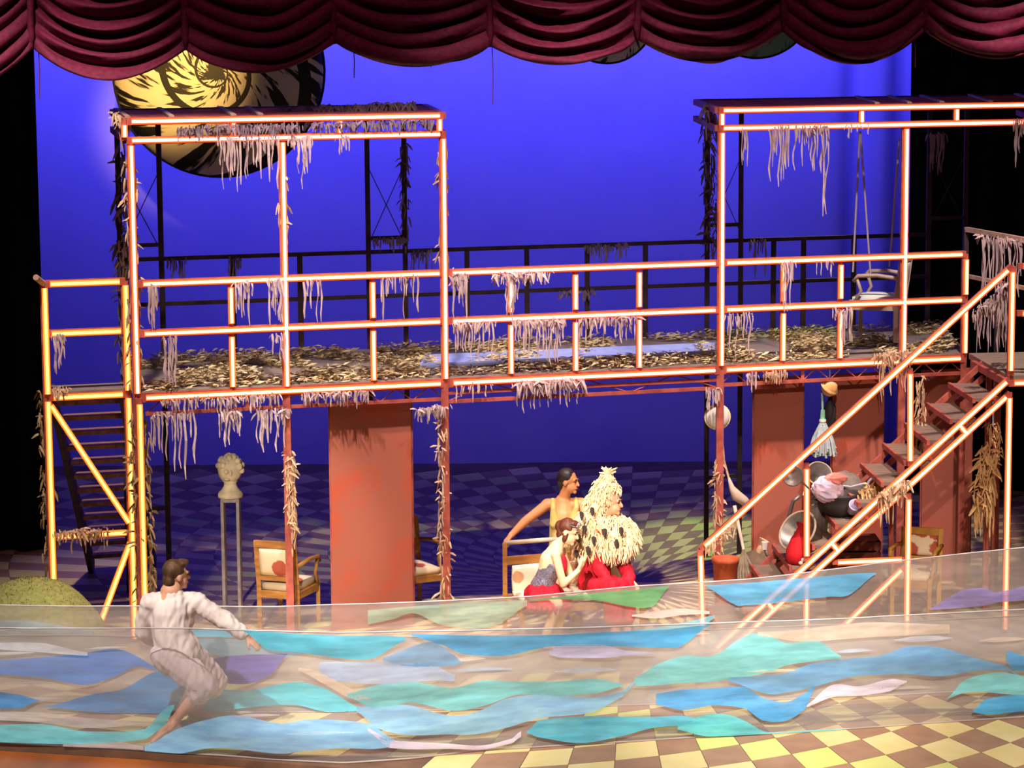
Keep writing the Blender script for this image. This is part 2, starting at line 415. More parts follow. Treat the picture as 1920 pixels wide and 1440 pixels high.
# middle bridge
tB = thing('scaffold_bridge', fpt(834, ZD), 'railed rust-red walkway bridge between the two scaffold booths', 'scaffold')
bay_rails(tB, 838, 1347, (957, 1078, 1197), LED_R)
bay_deck(tB, 835, 1349)
truss(tB, 836, 1348, 2.28, dbl=True, step=.9)
back_rails(tB, (762, 540), (1324, 540), (876, 988, 1101, 1210))
M_tray = mat('pale_blue_tray', S(176, 190, 240), S(150, 165, 220), 2, .25)
tray = thing('shallow_tray', fpt(1000, ZD + .05, .4), 'long pale blue shallow tray lying on the walkway bridge', 'tray')
q = [at_z(790, 688, ZD + .07), at_z(1338, 663, ZD + .07), at_z(1338, 648, ZD + .07), at_z(800, 671, ZD + .07)]
MB().hexa(q, (0, 0, -.018)).build('tray_bottom', M_tray, tray)
for i in range(4): MB().beam(q[i] + V((0, 0, .01)), q[(i + 1) % 4] + V((0, 0, .01)), .025, .05).build('tray_rim', M_tray, tray)

# left landing with its lit braces
tE = thing('scaffold_landing', fpt(92, 0), 'narrow railed scaffold landing with amber tubes at the left end', 'scaffold')
lz = .12                                      # the landing stands a little behind the booth front
def lpt(px, z): return fpt(px, z, lz)
for px in (92, 243):
    member(tE, 'post', lpt(px, 0), lpt(px, ZD), .07, led=LED_G, trim=.04); member(tE, 'post', lpt(px, ZD), lpt(px, Z_TOP), .07, led=LED_G, trim=.04)
member(tL, 'corner_post', fpt(259, 0) + NF * .05, fpt(259, ZD) + NF * .05, .06, led=LED_G)
for z in (Z_TOP, Z_MID, ZD): member(tE, 'rail', lpt(92, z), lpt(243, z), led=LED_G)
zc = at_plane(180, 1001, lpt(92, 0), lpt(243, 0)).z
member(tE, 'brace', lpt(92, ZD - .03), lpt(243, zc + .05), .05, led=LED_G)
member(tE, 'brace', lpt(92, zc), lpt(243, zc), .05, led=LED_G)
member(tE, 'brace', lpt(243, zc - .05), lpt(166, .06), .05, led=LED_G)
MB().hexa([lpt(92, ZD), lpt(243, ZD), fpt(243, ZD, .30), fpt(92, ZD, .30)], (0, 0, .05)).build('deck', M_deck, tE)
MB().tube([lpt(92, Z_TOP), lpt(92, Z_TOP) + V((-.03, -.25, .09))], .03, 8).build('rail_end', M_rag0 if 'M_rag0' in globals() else M_lath, tE)

# left staircase climbing toward the audience
M_tread2 = mat('lightened_wood_tread', S(176, 122, 92), S(130, 88, 66), 7, .7, stretch=(1, 8, 1))  # brown wood, lightened in place of light that misses these treads
M_tread = mat('worn_tread', S(136, 116, 100), S(104, 84, 72), 7, .7, stretch=(1, 8, 1))
tS = thing('staircase', fpt(167, 0, 1), 'dark open-tread staircase behind the amber landing at the left', 'staircase')
n = 13
for s_ in (104, 236):
    a, b = fpt(s_, ZD - .02, .30), fpt(s_, 0.02, .30) + V((-.15, 3.1, 0))
    MB().beam(a, b, .05, .20).build('stringer', M_dk, tS)
tr0 = None
for k in range(1, n):
    f = k / n; z = ZD * (1 - f); o = V((-.15, 3.1, 0)) * f
    a, b = fpt(108, z, .30) + o, fpt(232, z, .30) + o
    MB().hexa([a, b, b + V((0, .24, 0)), a + V((0, .24, 0))], (0, 0, .04)).build('tread', M_tread2, tS)

# right staircase
tT = thing('staircase', at_z(1330, 1216, 0), 'rust-red staircase with glowing handrail descending from the right booth', 'staircase')
ft, fb = at_z(1893, 708, 2.45), at_z(1330, 1222, .02)
ft = V((at_y(1893, 708, 25.75).x, 25.75, 2.45)); fb.y = 25.25
fb = at_y(1335, 1221, 25.25); ft = at_y(1894, 708, 25.75)
WD = V((-.06, 1.12, .0))                       # front to rear stringer
for o, led in ((V(), LED_Y), (WD, None)):
    member(tT, 'stringer', fb + o, ft + o, .05, led=led, off=V((0, -1, 0)))
    member(tT, 'stringer', fb + o + V((.13, 0, -.02)), ft + o + V((0, 0, -.15)), .05, led=led, off=V((0, -1, 0)))
    for k in range(9):
        p = fb.lerp(ft, (k + .7) / 9.3) + o
        member(tT, 'stringer_strut', p, p + V((.08, 0, -.10)), .03, led=led if k % 2 else None, trim=.01, off=V((0, -1, 0)))
for k in range(1, 13):
    p = fb.lerp(ft, k / 13)
    MB().hexa([p + V((-.13, .03, 0)), p + V((.13, .03, 0)), p + WD + V((.13, -.03, 0)), p + WD + V((-.13, -.03, 0))], (0, 0, -.035)).build('tread', M_tread, tT)
    MB().beam(p + V((-.13, 0, -.02)), p + WD + V((-.13, 0, -.02)), .03, .05).build('tread_nosing', M_rust, tT)
hb, ht = at_y(1313, 1030, 25.25), at_y(1897, 499, 25.75)
member(tT, 'handrail', hb, ht, .055, led=LED_Y, off=V((0, -1, 0)))
member(tT, 'newel_post', at_y(1318, 1216, 25.25), hb, .055, led=LED_Y, off=V((0, -1, 0)))
for px, y0, y1 in ((1512, 1052, 868), (1706, 874, 690)):
    yy = lerp(25.25, 25.75, (px - 1318) / 575)
    member(tT, 'rail_post', at_y(px, y0, yy), at_y(px, y1, yy), .05, led=LED_Y, off=V((0, -1, 0)))
p = at_y(1894, 705, 25.75)
member(tT, 'rail_post', p, V((p.x, p.y, ht.z)), .06, led=LED_Y, off=V((0, -1, 0)))
for px in (1703, 1892):
    yy = lerp(25.25, 25.75, (px - 1318) / 575) ; p = at_y(px, 925 if px < 1800 else 735, yy)
    member(tT, 'support_post', V((p.x, p.y, 0)), p, .055, led=LED_Y, off=V((0, -1, 0)))
    member(tT, 'support_post', V((p.x, p.y + 1.1, 0)), p + V((0, 1.1, 0)), .055)
member(tT, 'brace', at_y(1560, 1054, 25.5), at_y(1700, 1048, 25.6), .045, led=LED_Y, off=V((0, -1, 0)))
member(tT, 'brace', at_y(1697, 1060, 25.6), at_y(1572, 1182, 25.5), .045, led=LED_Y, off=V((0, -1, 0)))
p = at_y(1512, 1075, 25.42); member(tT, 'support_post', V((p.x, p.y, 0)), p, .045, led=LED_Y, off=V((0, -1, 0)))

# right landing, at the head of that staircase
tN = thing('scaffold_landing', V((ft.x + .8, ft.y + .6, 0)), 'wide scaffold landing at the head of the right staircase', 'scaffold')
MB().hexa([ft + V((-.02, 0, .02)), ft + V((1.6, .1, .02)), ft + V((1.5, 1.9, .02)), ft + WD + V((-.05, .6, .02))], (0, 0, -.06)).build('deck', M_deck, tN)
member(tN, 'edge_beam', ft + V((-.02, 0, -.05)), ft + WD + V((-.05, .3, -.05)), .07)
member(tN, 'edge_beam', ft + V((-.02, 0, -.05)), ft + V((1.6, .1, -.05)), .07, led=LED_Y, off=V((0, -1, 0)))
for z in (ht.z, ht.z - .46): member(tN, 'top_rail', V((ft.x + .05, ft.y, z)), V((ft.x + 1.6, ft.y + .1, z)), .055, led=LED_Y, off=V((0, -1, 0)))
for dx, dy in ((1.5, .1), (1.45, 1.8), (.2, 1.75)): member(tN, 'post', V((ft.x + dx, ft.y + dy, 0)), V((ft.x + dx, ft.y + dy, 2.42)), .07)
a, b = at_y(1812, 430, 28.6), at_y(1935, 452, 27.4)
member(tN, 'rear_rail', a, b, .05, M_lath); member(tN, 'rear_rail', a - V((0, 0, .5)), b - V((0, 0, .5)), .04, M_lath)
for q in (a, a.lerp(b, .5), b): member(tN, 'rear_post', V((q.x, q.y, 2.3)), q, .05, M_dk)

# rusty wall panels under the walkway
def panel(label, pl, pr, ytop, back, group='rust panels under the walkway'):
    f = lambda px: fpt(px, 0, back)
    t = thing('rust_panel', f(pl).lerp(f(pr), .5), label, 'panel', group)
    MB().hexa([f(pl), f(pr), f(pr) + V((0, .04, 0)), f(pl) + V((0, .04, 0))], (0, 0, 2.30)).build('sheet', M_pan, t)
    for px in (pl, pr): MB().beam(f(px) + V((0, .05, 0)), f(px) + V((0, .05, 2.3)), .035).build('edge_frame', M_rust, t)
panel('tall rust-red panel standing right of the flowered armchair', 619, 771, 762, .05)
panel('rust-red panel left of the hanging feather duster', 1422, 1513, 715, .16)
panel('rust-red panel right of the hanging feather duster, behind the handrail', 1570, 1664, 712, .16)
panel('rust-red panel behind the upper part of the right staircase', 1740, 1832, 710, .16)
# ------------------------------------------------------------------ painted silk waves: two long gauze cloths
def gauze(name, c1, c2, op, scale=3, stretch=(1, 1, 6)):
    mt, nt, b = new_mat(name); nt.nodes.remove(b); out = nt.nodes['Material Output']
    tc = nt.nodes.new('ShaderNodeTexCoord'); mp = nt.nodes.new('ShaderNodeMapping'); mp.inputs['Scale'].default_value = stretch
    nz = nt.nodes.new('ShaderNodeTexNoise'); nz.inputs['Scale'].default_value = scale; nz.inputs['Detail'].default_value = 5
    rp = nt.nodes.new('ShaderNodeValToRGB'); rp.color_ramp.elements[0].position = .38; rp.color_ramp.elements[1].position = .64
    rp.color_ramp.elements[0].color = c1; rp.color_ramp.elements[1].color = c2
    df = nt.nodes.new('ShaderNodeBsdfDiffuse'); tl = nt.nodes.new('ShaderNodeBsdfTranslucent'); tr = nt.nodes.new('ShaderNodeBsdfTransparent')
    m1 = nt.nodes.new('ShaderNodeMixShader'); m1.inputs[0].default_value = .25
    m2 = nt.nodes.new('ShaderNodeMixShader'); m2.inputs[0].default_value = op
    L = nt.links.new
    L(tc.outputs['Object'], mp.inputs[0]); L(mp.outputs[0], nz.inputs['Vector']); L(nz.outputs[0], rp.inputs[0])
    L(rp.outputs[0], df.inputs[0]); L(rp.outputs[0], tl.inputs[0]); L(df.outputs[0], m1.inputs[1]); L(tl.outputs[0], m1.inputs[2])
    L(tr.outputs[0], m2.inputs[1]); L(m1.outputs[0], m2.inputs[2]); L(m2.outputs[0], out.inputs['Surface'])
    return mt
M_gz = gauze('gauze_beige', S(188, 184, 184), S(200, 194, 190), .36)
M_gzm = gauze('gauze_grey_middle', S(176, 170, 168), S(190, 182, 174), .62)
M_gzb = gauze('gauze_grey_far', S(176, 166, 160), S(190, 180, 170), .50)
PC = {}
def silk(c, op=.86):
    c = (min(255, int(c[0] * .94 + 20)), min(255, int(c[1] * .98 + 18)), min(255, int(c[2] * 1.06 + 16))); k = (c, op)
    if k not in PC:
        d = tuple(int(x * .93) for x in c); PC[k] = gauze('silk_%02x%02x%02x' % c, S(*d), S(*[min(255, int(x * 1.05)) for x in c]), op, 4)
    return PC[k]
class Cloth:
    def __init__(s, label, bot, top, seed, bright=True):
        s.top, s.seed = top, seed
        s.plan = [(x, at_z(x, y, 0).y) for x, y in bot] if bot[0][1] > 100 else list(bot)
        o = s.pt(960, 1300, 0)
        s.t = thing('gauze_cloth', (o.x, s.Y(960), 0), label, 'cloth')
        mb = MB(); xs = list(range(-110, 2031, 12)); nv = 18; vs = []
        for x in xs:
            yt = interp(top, x); p_top = at_y(x, yt, s.Y(x)); zt = p_top.z
            for j in range(nv + 1):
                z = .012 + (zt - .012) * j / nv
                vs.append(V((p_top.x, s.Y(x) + s.fold(p_top.x, z), z)))
        s.xs = xs
        mb.add(vs, [(i * (nv + 1) + j, (i + 1) * (nv + 1) + j, (i + 1) * (nv + 1) + j + 1, i * (nv + 1) + j + 1) for i in range(len(xs) - 1) for j in range(nv)])
        mb.build('gauze', {1: M_gz, 5: M_gzb}.get(seed, M_gzm), s.t, smooth=True)
        hem = MB().tube([vs[i * (nv + 1) + nv] for i in range(len(xs))], .007, 5)
        hem.build('top_hem', silk((226, 216, 206), .8) if bright else M_gzm, s.t, smooth=True)
        hem = MB().tube([vs[i * (nv + 1)] for i in range(len(xs))], .008, 5)
        hem.build('bottom_hem', silk((200, 180, 160), .6), s.t, smooth=True)
    def Y(s, px): return interp(s.plan, px)
    def fold(s, x, z):
        return .05 * noise.noise(V((x * .55, z * 3.2 + x * .12, s.seed))) + .022 * noise.noise(V((x * 1.6, z * 9, s.seed + 7)))
    def pt(s, px, py, lift=.03):
        y = s.Y(px); p = at_y(px, py, y); z = max(p.z, .015); return V((p.x, y + s.fold(p.x, z) - lift, z))
    def patch(s, color, xs, top, bot, op=.86):
        n = 10; cu = []
        def cr(a, i, t):
            p0, p1, p2, p3 = a[max(i - 1, 0)], a[i], a[i + 1], a[min(i + 2, len(a) - 1)]
            return .5 * (2 * p1 + (p2 - p0) * t + (2 * p0 - 5 * p1 + 4 * p2 - p3) * t * t + (3 * p1 - p0 - 3 * p2 + p3) * t ** 3)
        for i in range(len(xs) - 1):
            for k in range(n + (i == len(xs) - 2)):
                t = k / n; cu.append((lerp(xs[i], xs[i + 1], t), cr(top, i, t), cr(bot, i, t)))
        mb = MB(); nv = 6; vs = []
        for x, a, b in cu:
            b = max(b, a + .4)
            vs += [s.pt(x, lerp(a, b, j / nv)) for j in range(nv + 1)]
        mb.add(vs, [(i * (nv + 1) + j, (i + 1) * (nv + 1) + j, (i + 1) * (nv + 1) + j + 1, i * (nv + 1) + j + 1) for i in range(len(cu) - 1) for j in range(nv)])
        return mb.build('wave_patch', silk(color, op), s.t, smooth=True)
front = Cloth('near gauze cloth painted with blue and turquoise waves along the stage front',
    [(-120, 1386), (0, 1393), (272, 1409), (500, 1427), (640, 1434), (780, 1424), (900, 1410), (1050, 1399), (1280, 1386), (1600, 1368), (2040, 1338)],
    [(-120, 1176), (360, 1180), (640, 1186), (950, 1180), (1280, 1170), (1600, 1160), (2040, 1136)], 1)
back = Cloth('far gauze cloth with few patches in front of the chair group and stairs',
    [(-120, 24.0), (600, 24.1), (1200, 24.4), (1500, 24.6), (2040, 24.9)],
    [(-120, 1134), (170, 1137), (520, 1137), (700, 1132), (840, 1126), (1000, 1118), (1200, 1100), (1400, 1086), (1650, 1056), (1780, 1042), (2040, 1012)], 5)
fp, bp_ = front.patch, back.patch
mid = Cloth('middle gauze cloth with blue patches directly behind the person in white',
    [(-120, 22.95), (500, 22.95), (900, 23.0), (1400, 23.2), (2040, 23.6)],
    [(-120, 1190), (360, 1194), (640, 1198), (950, 1192), (1280, 1183), (1600, 1172), (2040, 1146)], 11, False)
mp_ = mid.patch
BL, TQ, AQ, LB, WH, LV = (78, 152, 208), (84, 190, 204), (124, 206, 198), (136, 192, 236), (226, 208, 214), (128, 118, 180)
mp_((40, 122, 206), (-100, 0, 78, 163, 218, 257, 295), (1238, 1236, 1232, 1224, 1216, 1230, 1249), (1262, 1263, 1269, 1282, 1265, 1249, 1255), .95)
mp_((20, 130, 196), (89, 175, 233, 295, 330, 358), (1323, 1300, 1288, 1257, 1263, 1273), (1325, 1333, 1338, 1343, 1327, 1277), .95)
mp_((112, 96, 186), (373, 408, 467, 510, 540), (1245, 1232, 1226, 1225, 1224), (1268, 1278, 1281, 1262, 1226), .95)
mp_((40, 200, 210), (365, 393, 467, 517, 560, 606, 640, 672), (1315, 1292, 1294, 1284, 1278, 1288, 1306, 1325), (1323, 1331, 1325, 1321, 1321, 1331, 1335, 1338), .95)
fp(LB, (272, 334, 397, 447, 525, 575, 640, 700, 740), (1397, 1366, 1345, 1339, 1354, 1347, 1349, 1358, 1385), (1406, 1411, 1401, 1403, 1411, 1405, 1400, 1402, 1398))
fp((110, 200, 200), (-60, 78, 163, 272, 311, 328), (1360, 1356, 1370, 1366, 1327, 1319), (1386, 1391, 1392, 1385, 1358, 1325))
fp(BL, (-60, 39, 74), (1288, 1302, 1311), (1329, 1327, 1313))
fp((226, 226, 230), (-60, 80, 165), (1205, 1205, 1222), (1213, 1222, 1228), .6)
fp((206, 196, 184), (-60, 60, 170, 290), (1337, 1334, 1346, 1352), (1348, 1352, 1364, 1356), .6)
fp((206, 190, 180), (120, 170, 230, 270), (1392, 1388, 1390, 1398), (1396, 1398, 1401, 1404), .6)
fp(TQ, (458, 500, 560, 640, 700, 760), (1181, 1184, 1187, 1190, 1190, 1192), (1184, 1215, 1222, 1233, 1232, 1200))
fp((70, 172, 220), (771, 837, 870, 947, 1029, 1152, 1246, 1278, 1330), (1187, 1188, 1189, 1191, 1189, 1183, 1179, 1175, 1170), (1190, 1211, 1226, 1229, 1211, 1210, 1212, 1208, 1173))
fp((104, 164, 198), (718, 763, 812, 853, 866), (1231, 1215, 1202, 1228, 1240), (1236, 1249, 1249, 1247, 1243), .7)
fp((206, 196, 220), (1030, 1050, 1132, 1172, 1226), (1219, 1208, 1208, 1218, 1221), (1227, 1232, 1232, 1228, 1224), .85)
fp((165, 186, 208), (600, 640, 722, 812, 853), (1240, 1239, 1239, 1245, 1264), (1262, 1276, 1280, 1274, 1275), .6)
fp(AQ, (652, 701, 775, 850, 906, 970, 1049, 1123, 1168), (1299, 1283, 1276, 1287, 1274, 1276, 1275, 1272, 1281), (1305, 1327, 1317, 1331, 1321, 1301, 1304, 1297, 1285))
fp((140, 196, 236), (668, 705, 763, 837, 886, 947, 1009, 1111, 1168, 1194), (1323, 1325, 1321, 1339, 1335, 1309, 1301, 1306, 1294, 1273), (1333, 1362, 1376, 1376, 1376, 1364, 1344, 1333, 1305, 1276), .85)
fp(WH, (690, 730, 845, 906, 960, 977), (1363, 1385, 1393, 1396, 1383, 1369), (1368, 1400, 1403, 1404, 1392, 1380), .85)
fp((88, 188, 206), (988, 1009, 1090, 1172, 1222, 1280, 1330), (1369, 1348, 1340, 1341, 1342, 1340, 1350), (1373, 1380, 1390, 1376, 1362, 1358, 1356))
fp(AQ, (1190, 1230, 1280, 1338, 1397, 1436, 1474, 1533, 1575), (1270, 1245, 1228, 1226, 1191, 1187, 1203, 1199, 1226), (1285, 1284, 1279, 1277, 1268, 1259, 1245, 1236, 1232))
fp((118, 180, 232), (1366, 1435, 1467, 1521, 1591, 1649, 1700, 1766, 1824, 1887, 1910), (1269, 1264, 1261, 1242, 1232, 1226, 1209, 1212, 1230, 1247, 1265), (1277, 1300, 1300, 1289, 1269, 1264, 1263, 1267, 1257, 1255, 1267), .85)
fp((74, 158, 206), (1230, 1280, 1338, 1397, 1428, 1474, 1510, 1529), (1300, 1292, 1290, 1288, 1308, 1315, 1300, 1284), (1320, 1329, 1321, 1327, 1348, 1349, 1327, 1288))
fp(WH, (1509, 1560, 1610, 1669, 1700), (1322, 1284, 1286, 1273, 1276), (1325, 1307, 1304, 1296, 1279), .9)
fp((94, 196, 196), (1270, 1319, 1358, 1397, 1436, 1510, 1579), (1355, 1339, 1337, 1350, 1370, 1367, 1364), (1366, 1378, 1378, 1377, 1375, 1372, 1366))
fp(AQ, (1774, 1805, 1844, 1887, 2000), (1308, 1277, 1263, 1261, 1292), (1309, 1298, 1296, 1300, 1304))
fp((70, 170, 212), (1823, 1844, 1887, 2000), (1329, 1311, 1302, 1298), (1333, 1337, 1334, 1322))
fp((80, 166, 216), (1886, 1900, 1930, 2000), (1218, 1222, 1232, 1246), (1240, 1255, 1258, 1262))
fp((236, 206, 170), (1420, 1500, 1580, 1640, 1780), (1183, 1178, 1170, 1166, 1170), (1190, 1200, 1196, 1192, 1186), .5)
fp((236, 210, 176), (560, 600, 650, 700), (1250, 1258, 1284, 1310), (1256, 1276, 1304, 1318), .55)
bp_((92, 172, 206), (1324, 1377, 1397, 1455, 1552, 1591, 1641), (1097, 1093, 1092, 1086, 1078, 1074, 1072), (1100, 1132, 1133, 1129, 1117, 1113, 1075))
bp_((146, 132, 180), (1743, 1797, 1844, 1871, 2000), (1140, 1109, 1102, 1109, 1076), (1143, 1140, 1136, 1129, 1118))
bp_((104, 168, 104), (992, 1111, 1189, 1226, 1254), (1122, 1112, 1106, 1102, 1098), (1124, 1124, 1137, 1134, 1101))
bp_((168, 194, 162), (690, 740, 775, 824, 886, 935, 988), (1143, 1138, 1135, 1132, 1128, 1126, 1124), (1170, 1160, 1149, 1170, 1178, 1169, 1135), .65)
bp_((226, 206, 186), (1185, 1230, 1280, 1330), (1152, 1144, 1140, 1145), (1155, 1158, 1152, 1150))
bp_((150, 166, 172), (-100, 40, 175), (1166, 1162, 1178), (1196, 1192, 1190), .6)
bp_((84, 182, 206), (340, 420, 520, 620), (1182, 1178, 1184, 1200), (1200, 1230, 1232, 1215))
bp_((120, 200, 204), (1180, 1250, 1310, 1340), (1182, 1172, 1160, 1152), (1190, 1196, 1180, 1158), .7)
for x, y, L_, h, c in ((20, 1224, 90, 5, (232, 232, 236)), (200, 1214, 80, 4, (220, 226, 232)), (640, 1226, 70, 5, (214, 214, 170)), (880, 1236, 60, 7, (232, 214, 190)), (600, 1372, 130, 6, (190, 220, 240)),
        (905, 1255, 110, 6, (170, 190, 206)), (1060, 1322, 120, 5, (150, 196, 214)), (1100, 1256, 120, 9, (176, 188, 198)), (1290, 1188, 80, 6, (226, 206, 190)), (1450, 1256, 100, 6, (214, 216, 176)), (1600, 1218, 70, 6, (186, 198, 210)), (1730, 1196, 110, 10, (206, 206, 206)), (1690, 1290, 120, 6, (206, 190, 170)), (1880, 1198, 90, 8, (232, 204, 176)), (60, 1310, 120, 6, (216, 206, 196)), (480, 1340, 90, 5, (200, 192, 190))):
    fp(c, (x - L_ / 2, x - L_ / 5, x + L_ / 5, x + L_ / 2), (y + 1, y - h / 2, y - h / 2 - 1, y - 2), (y + 2, y + h / 2, y + h / 2 - 2, y - 1), .6)
# ------------------------------------------------------------------ shredded rags, vines, litter on the deck
M_rag = mat('rag_lilac', S(176, 152, 158), S(208, 186, 176), 7, .9)
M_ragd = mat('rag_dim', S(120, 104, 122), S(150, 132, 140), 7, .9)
M_ragw = mat('rag_cream', S(214, 186, 150), S(176, 136, 104), 6, .9)
M_straw = mat('dry_straw', S(214, 202, 160), S(184, 168, 122), 9, .9)
M_leaf = mat('dry_leaf', S(176, 146, 100), S(132, 112, 74), 9, .9)
def strip(mb, p, L, w, rd, sway=.25, d=V((0, 0, -1))):
    n = 5; pts = []; q = V(p); dx, dy = rd.uniform(-sway, sway), rd.uniform(-sway, sway)
    for i in range(n + 1):
        pts.append(q.copy())
        q = q + (d + V((dx * math.sin(i * 1.4 + dx * 9), dy * math.cos(i * 1.2), 0))) * (L / n)
    mb.tube(pts, [w * rd.uniform(.6, 1.2) for _ in range(n)] + [w * .35], 3, flat=.45)
def scraps(mb, a, b, n, r, rd, size=(.02, .06)):
    for _ in range(n):
        t = rd.random(); an = rd.uniform(0, 2 * PI); p = a.lerp(b, t) + V((math.cos(an), math.sin(an), rd.uniform(-.4, .4))) * r * rd.uniform(.5, 1.15)
        L = rd.uniform(*size); dd = V((rd.uniform(-.5, .5), rd.uniform(-.5, .5), rd.uniform(-1.6, .1))).normalized()
        mb.tube([p, p + dd * L * .6, p + dd * L * 1.1 - V((0, 0, .15 * L))], [L * .10, L * .15, L * .05], 4, flat=.5)
def rag(label, x0, y0, x1, y1, n, lo, hi, m=None, pl='f', w=.011, lump=0, seed=None, off=.075):
    rd = random.Random(int(x0 * 7 + y0 * 3))
    g = {'f': ftp, 'b': lambda x, y: at_plane(x, y, Ab, Bb)}.get(pl) or (lambda x, y: at_y(x, y, pl))
    a, b = g(x0, y0) + NF * off, g(x1, y1) + NF * off; mb = MB()
    px = (a - CAM).length / F
    for k in range(n):
        t = (k + rd.random()) / n; L = lerp(lo, hi, rd.random() ** 1.6) * px
        strip(mb, a.lerp(b, t) + V((0, rd.uniform(-.03, .03), rd.uniform(-.02, .03))), L, w * rd.uniform(.7, 1.5), rd)
    scraps(mb, a, b, int(n * (.8 + lump * 2)), .03 + .03 * lump, rd, (.03, .07 + .05 * lump))
    o = mb.build('shredded_rag', m or M_rag, None, a)
    return tag(o, label, 'rag', 'shredded rags hanging on the scaffold')
R_ = rag
R_('long pale rag fringe on the left booth roof beam, left of its middle post', 405, 262, 520, 259, 30, 15, 100)
R_('pale rag fringe on the left booth roof beam, right of its middle post', 535, 258, 582, 257, 18, 15, 95)
R_('short rag tuft on the left booth roof beam near its right end', 632, 255, 652, 254, 5, 15, 50)
R_('matted rags between the two roof beams of the left booth', 330, 240, 560, 232, 60, 10, 34, M_ragd, lump=.6)
R_('dark matted rags hanging under the left booth roof at the right', 580, 232, 810, 224, 50, 8, 26, M_ragd, lump=.5)
R_('broad rag hanging at the left end of the left booth handrail', 276, 536, 292, 535, 14, 30, 95)
R_('rag fringe on the left booth handrail right of the first baluster', 438, 528, 470, 526, 9, 20, 85)
R_('rag fringe on the left booth handrail against its middle post', 500, 524, 526, 523, 12, 20, 95)
R_('sparse rag strips on the left booth handrail right of the middle post', 565, 525, 602, 523, 7, 20, 88)
R_('rag strips on the left booth handrail right of the second baluster', 705, 520, 780, 517, 12, 25, 92)
R_('bunched rag at the left end of the bridge handrail', 842, 516, 872, 514, 16, 20, 85, lump=.6)
R_('matted rag draped over the middle of the bridge handrail', 922, 513, 1020, 508, 26, 4, 26, lump=1)
R_('long rag trailing beside the first bridge baluster', 942, 515, 966, 514, 8, 50, 105)
R_('thick rag fringe under the bridge mid rail at the left', 845, 606, 925, 602, 26, 14, 75, lump=.4)
R_('thick rag fringe under the bridge mid rail between first and second balusters', 962, 601, 1052, 597, 30, 18, 85, lump=.4)
R_('rag fringe under the bridge mid rail between second and third balusters', 1082, 596, 1190, 592, 26, 12, 58, lump=.7)
R_('rag strips under the left booth mid rail near the corner post', 302, 632, 330, 631, 9, 25, 92)
R_('rag strips under the left booth mid rail against its middle post', 508, 628, 530, 627, 6, 15, 60)
R_('long rag fringe under the left booth deck beside the corner post', 280, 776, 362, 772, 24, 15, 135)
R_('tangled rag under the left booth deck above the stone bust', 408, 771, 446, 769, 14, 15, 76, lump=.6)
R_('rag fringe under the left booth deck left of the rag-wrapped post', 476, 769, 540, 766, 17, 12, 82, lump=.4)
R_('frayed rags along the deck edge of the left booth, left of its middle post', 300, 748, 520, 738, 46, 6, 34, lump=.5)
R_('frayed rags along the deck edge of the left booth above the tall rust panel', 560, 736, 690, 730, 28, 6, 34, lump=.5)
R_('rag bundle bulging under the bridge deck beam', 962, 716, 1085, 710, 40, 8, 58, lump=1.2)
R_('frayed rag at the joint of the left booth and the bridge', 778, 764, 832, 760, 18, 8, 34, lump=.7)
R_('few rag ends under the bridge deck at the left', 850, 722, 920, 718, 8, 8, 40)
R_('rag tuft under the mid rail of the left landing', 104, 634, 126, 633, 9, 18, 72, off=-.22)
R_('knotted rag fringe on the lower cross brace of the left landing', 108, 1006, 210, 1001, 30, 8, 42, M_ragw, lump=.6, off=-.22)
R_('knotted rag on the deck edge of the left landing', 104, 736, 132, 734, 12, 6, 26, M_ragw, lump=.5, off=-.22)
R_('thin rag strip on the right booth roof beam beside its left post', 1384, 243, 1400, 242, 4, 35, 95)
R_('rag cluster on the right booth roof beam, first from its left post', 1436, 240, 1476, 238, 16, 30, 118)
R_('rag cluster on the right booth roof beam, second from its left post', 1484, 238, 1546, 235, 20, 20, 95, lump=.5)
R_('longest single rag strip on the right booth roof beam', 1538, 236, 1543, 236, 2, 150, 172)
R_('short rag ends on the right booth roof beam above the swing ropes', 1580, 234, 1625, 232, 5, 8, 24)
R_('rag hanging on the rear ladder post at the far right', 1738, 252, 1766, 250, 14, 30, 84, pl='b', lump=.6)
R_('rag fringe at the right end of the right booth roof beam', 1894, 226, 1925, 224, 14, 20, 96, lump=.4)
R_('rag hanging on the right booth handrail beside the first baluster', 1462, 492, 1482, 490, 12, 25, 112)
R_('short rag strips on the right booth handrail before the swing', 1525, 490, 1556, 488, 4, 20, 50)
R_('rag fringe under the right booth mid rail beside its left post', 1358, 590, 1406, 586, 15, 20, 88)
R_('rag hanging on the right booth mid rail at the second baluster', 1556, 580, 1592, 577, 11, 15, 70)
R_('rag heap spilling over the right booth deck edge above the handrail', 1640, 664, 1700, 658, 26, 10, 90, M_ragw, lump=1.2)
R_('frayed rags along the deck edge left of the feather duster', 1430, 698, 1470, 695, 12, 6, 30, M_ragw, lump=.6)
R_('rag tuft on the truss beside the round lantern', 1318, 728, 1345, 726, 10, 15, 46)
R_('rag strips under the right booth deck beside the left rust panel', 1394, 700, 1412, 699, 7, 15, 62)
R_('rag tangle on the rails between the right booth and stair head', 1822, 585, 1884, 528, 30, 20, 120, pl=26.2, lump=.5)
R_('cream rag fringe on the rear rail of the right landing', 1832, 440, 1912, 452, 24, 25, 150, pl=27.6, lump=.5)
R_('rag strips behind the stair head newel', 1860, 560, 1888, 545, 10, 40, 130, pl=26.4)
R_('rag tangle on the lower end of the lit handrail', 1320, 1026, 1372, 980, 14, 4, 18, M_ragw, pl=25.2, lump=.6)
R_('rag knotted on the stair stringer beside the washing-up pile', 1640, 930, 1690, 900, 20, 10, 70, M_ragw, pl=25.45, lump=1.2)
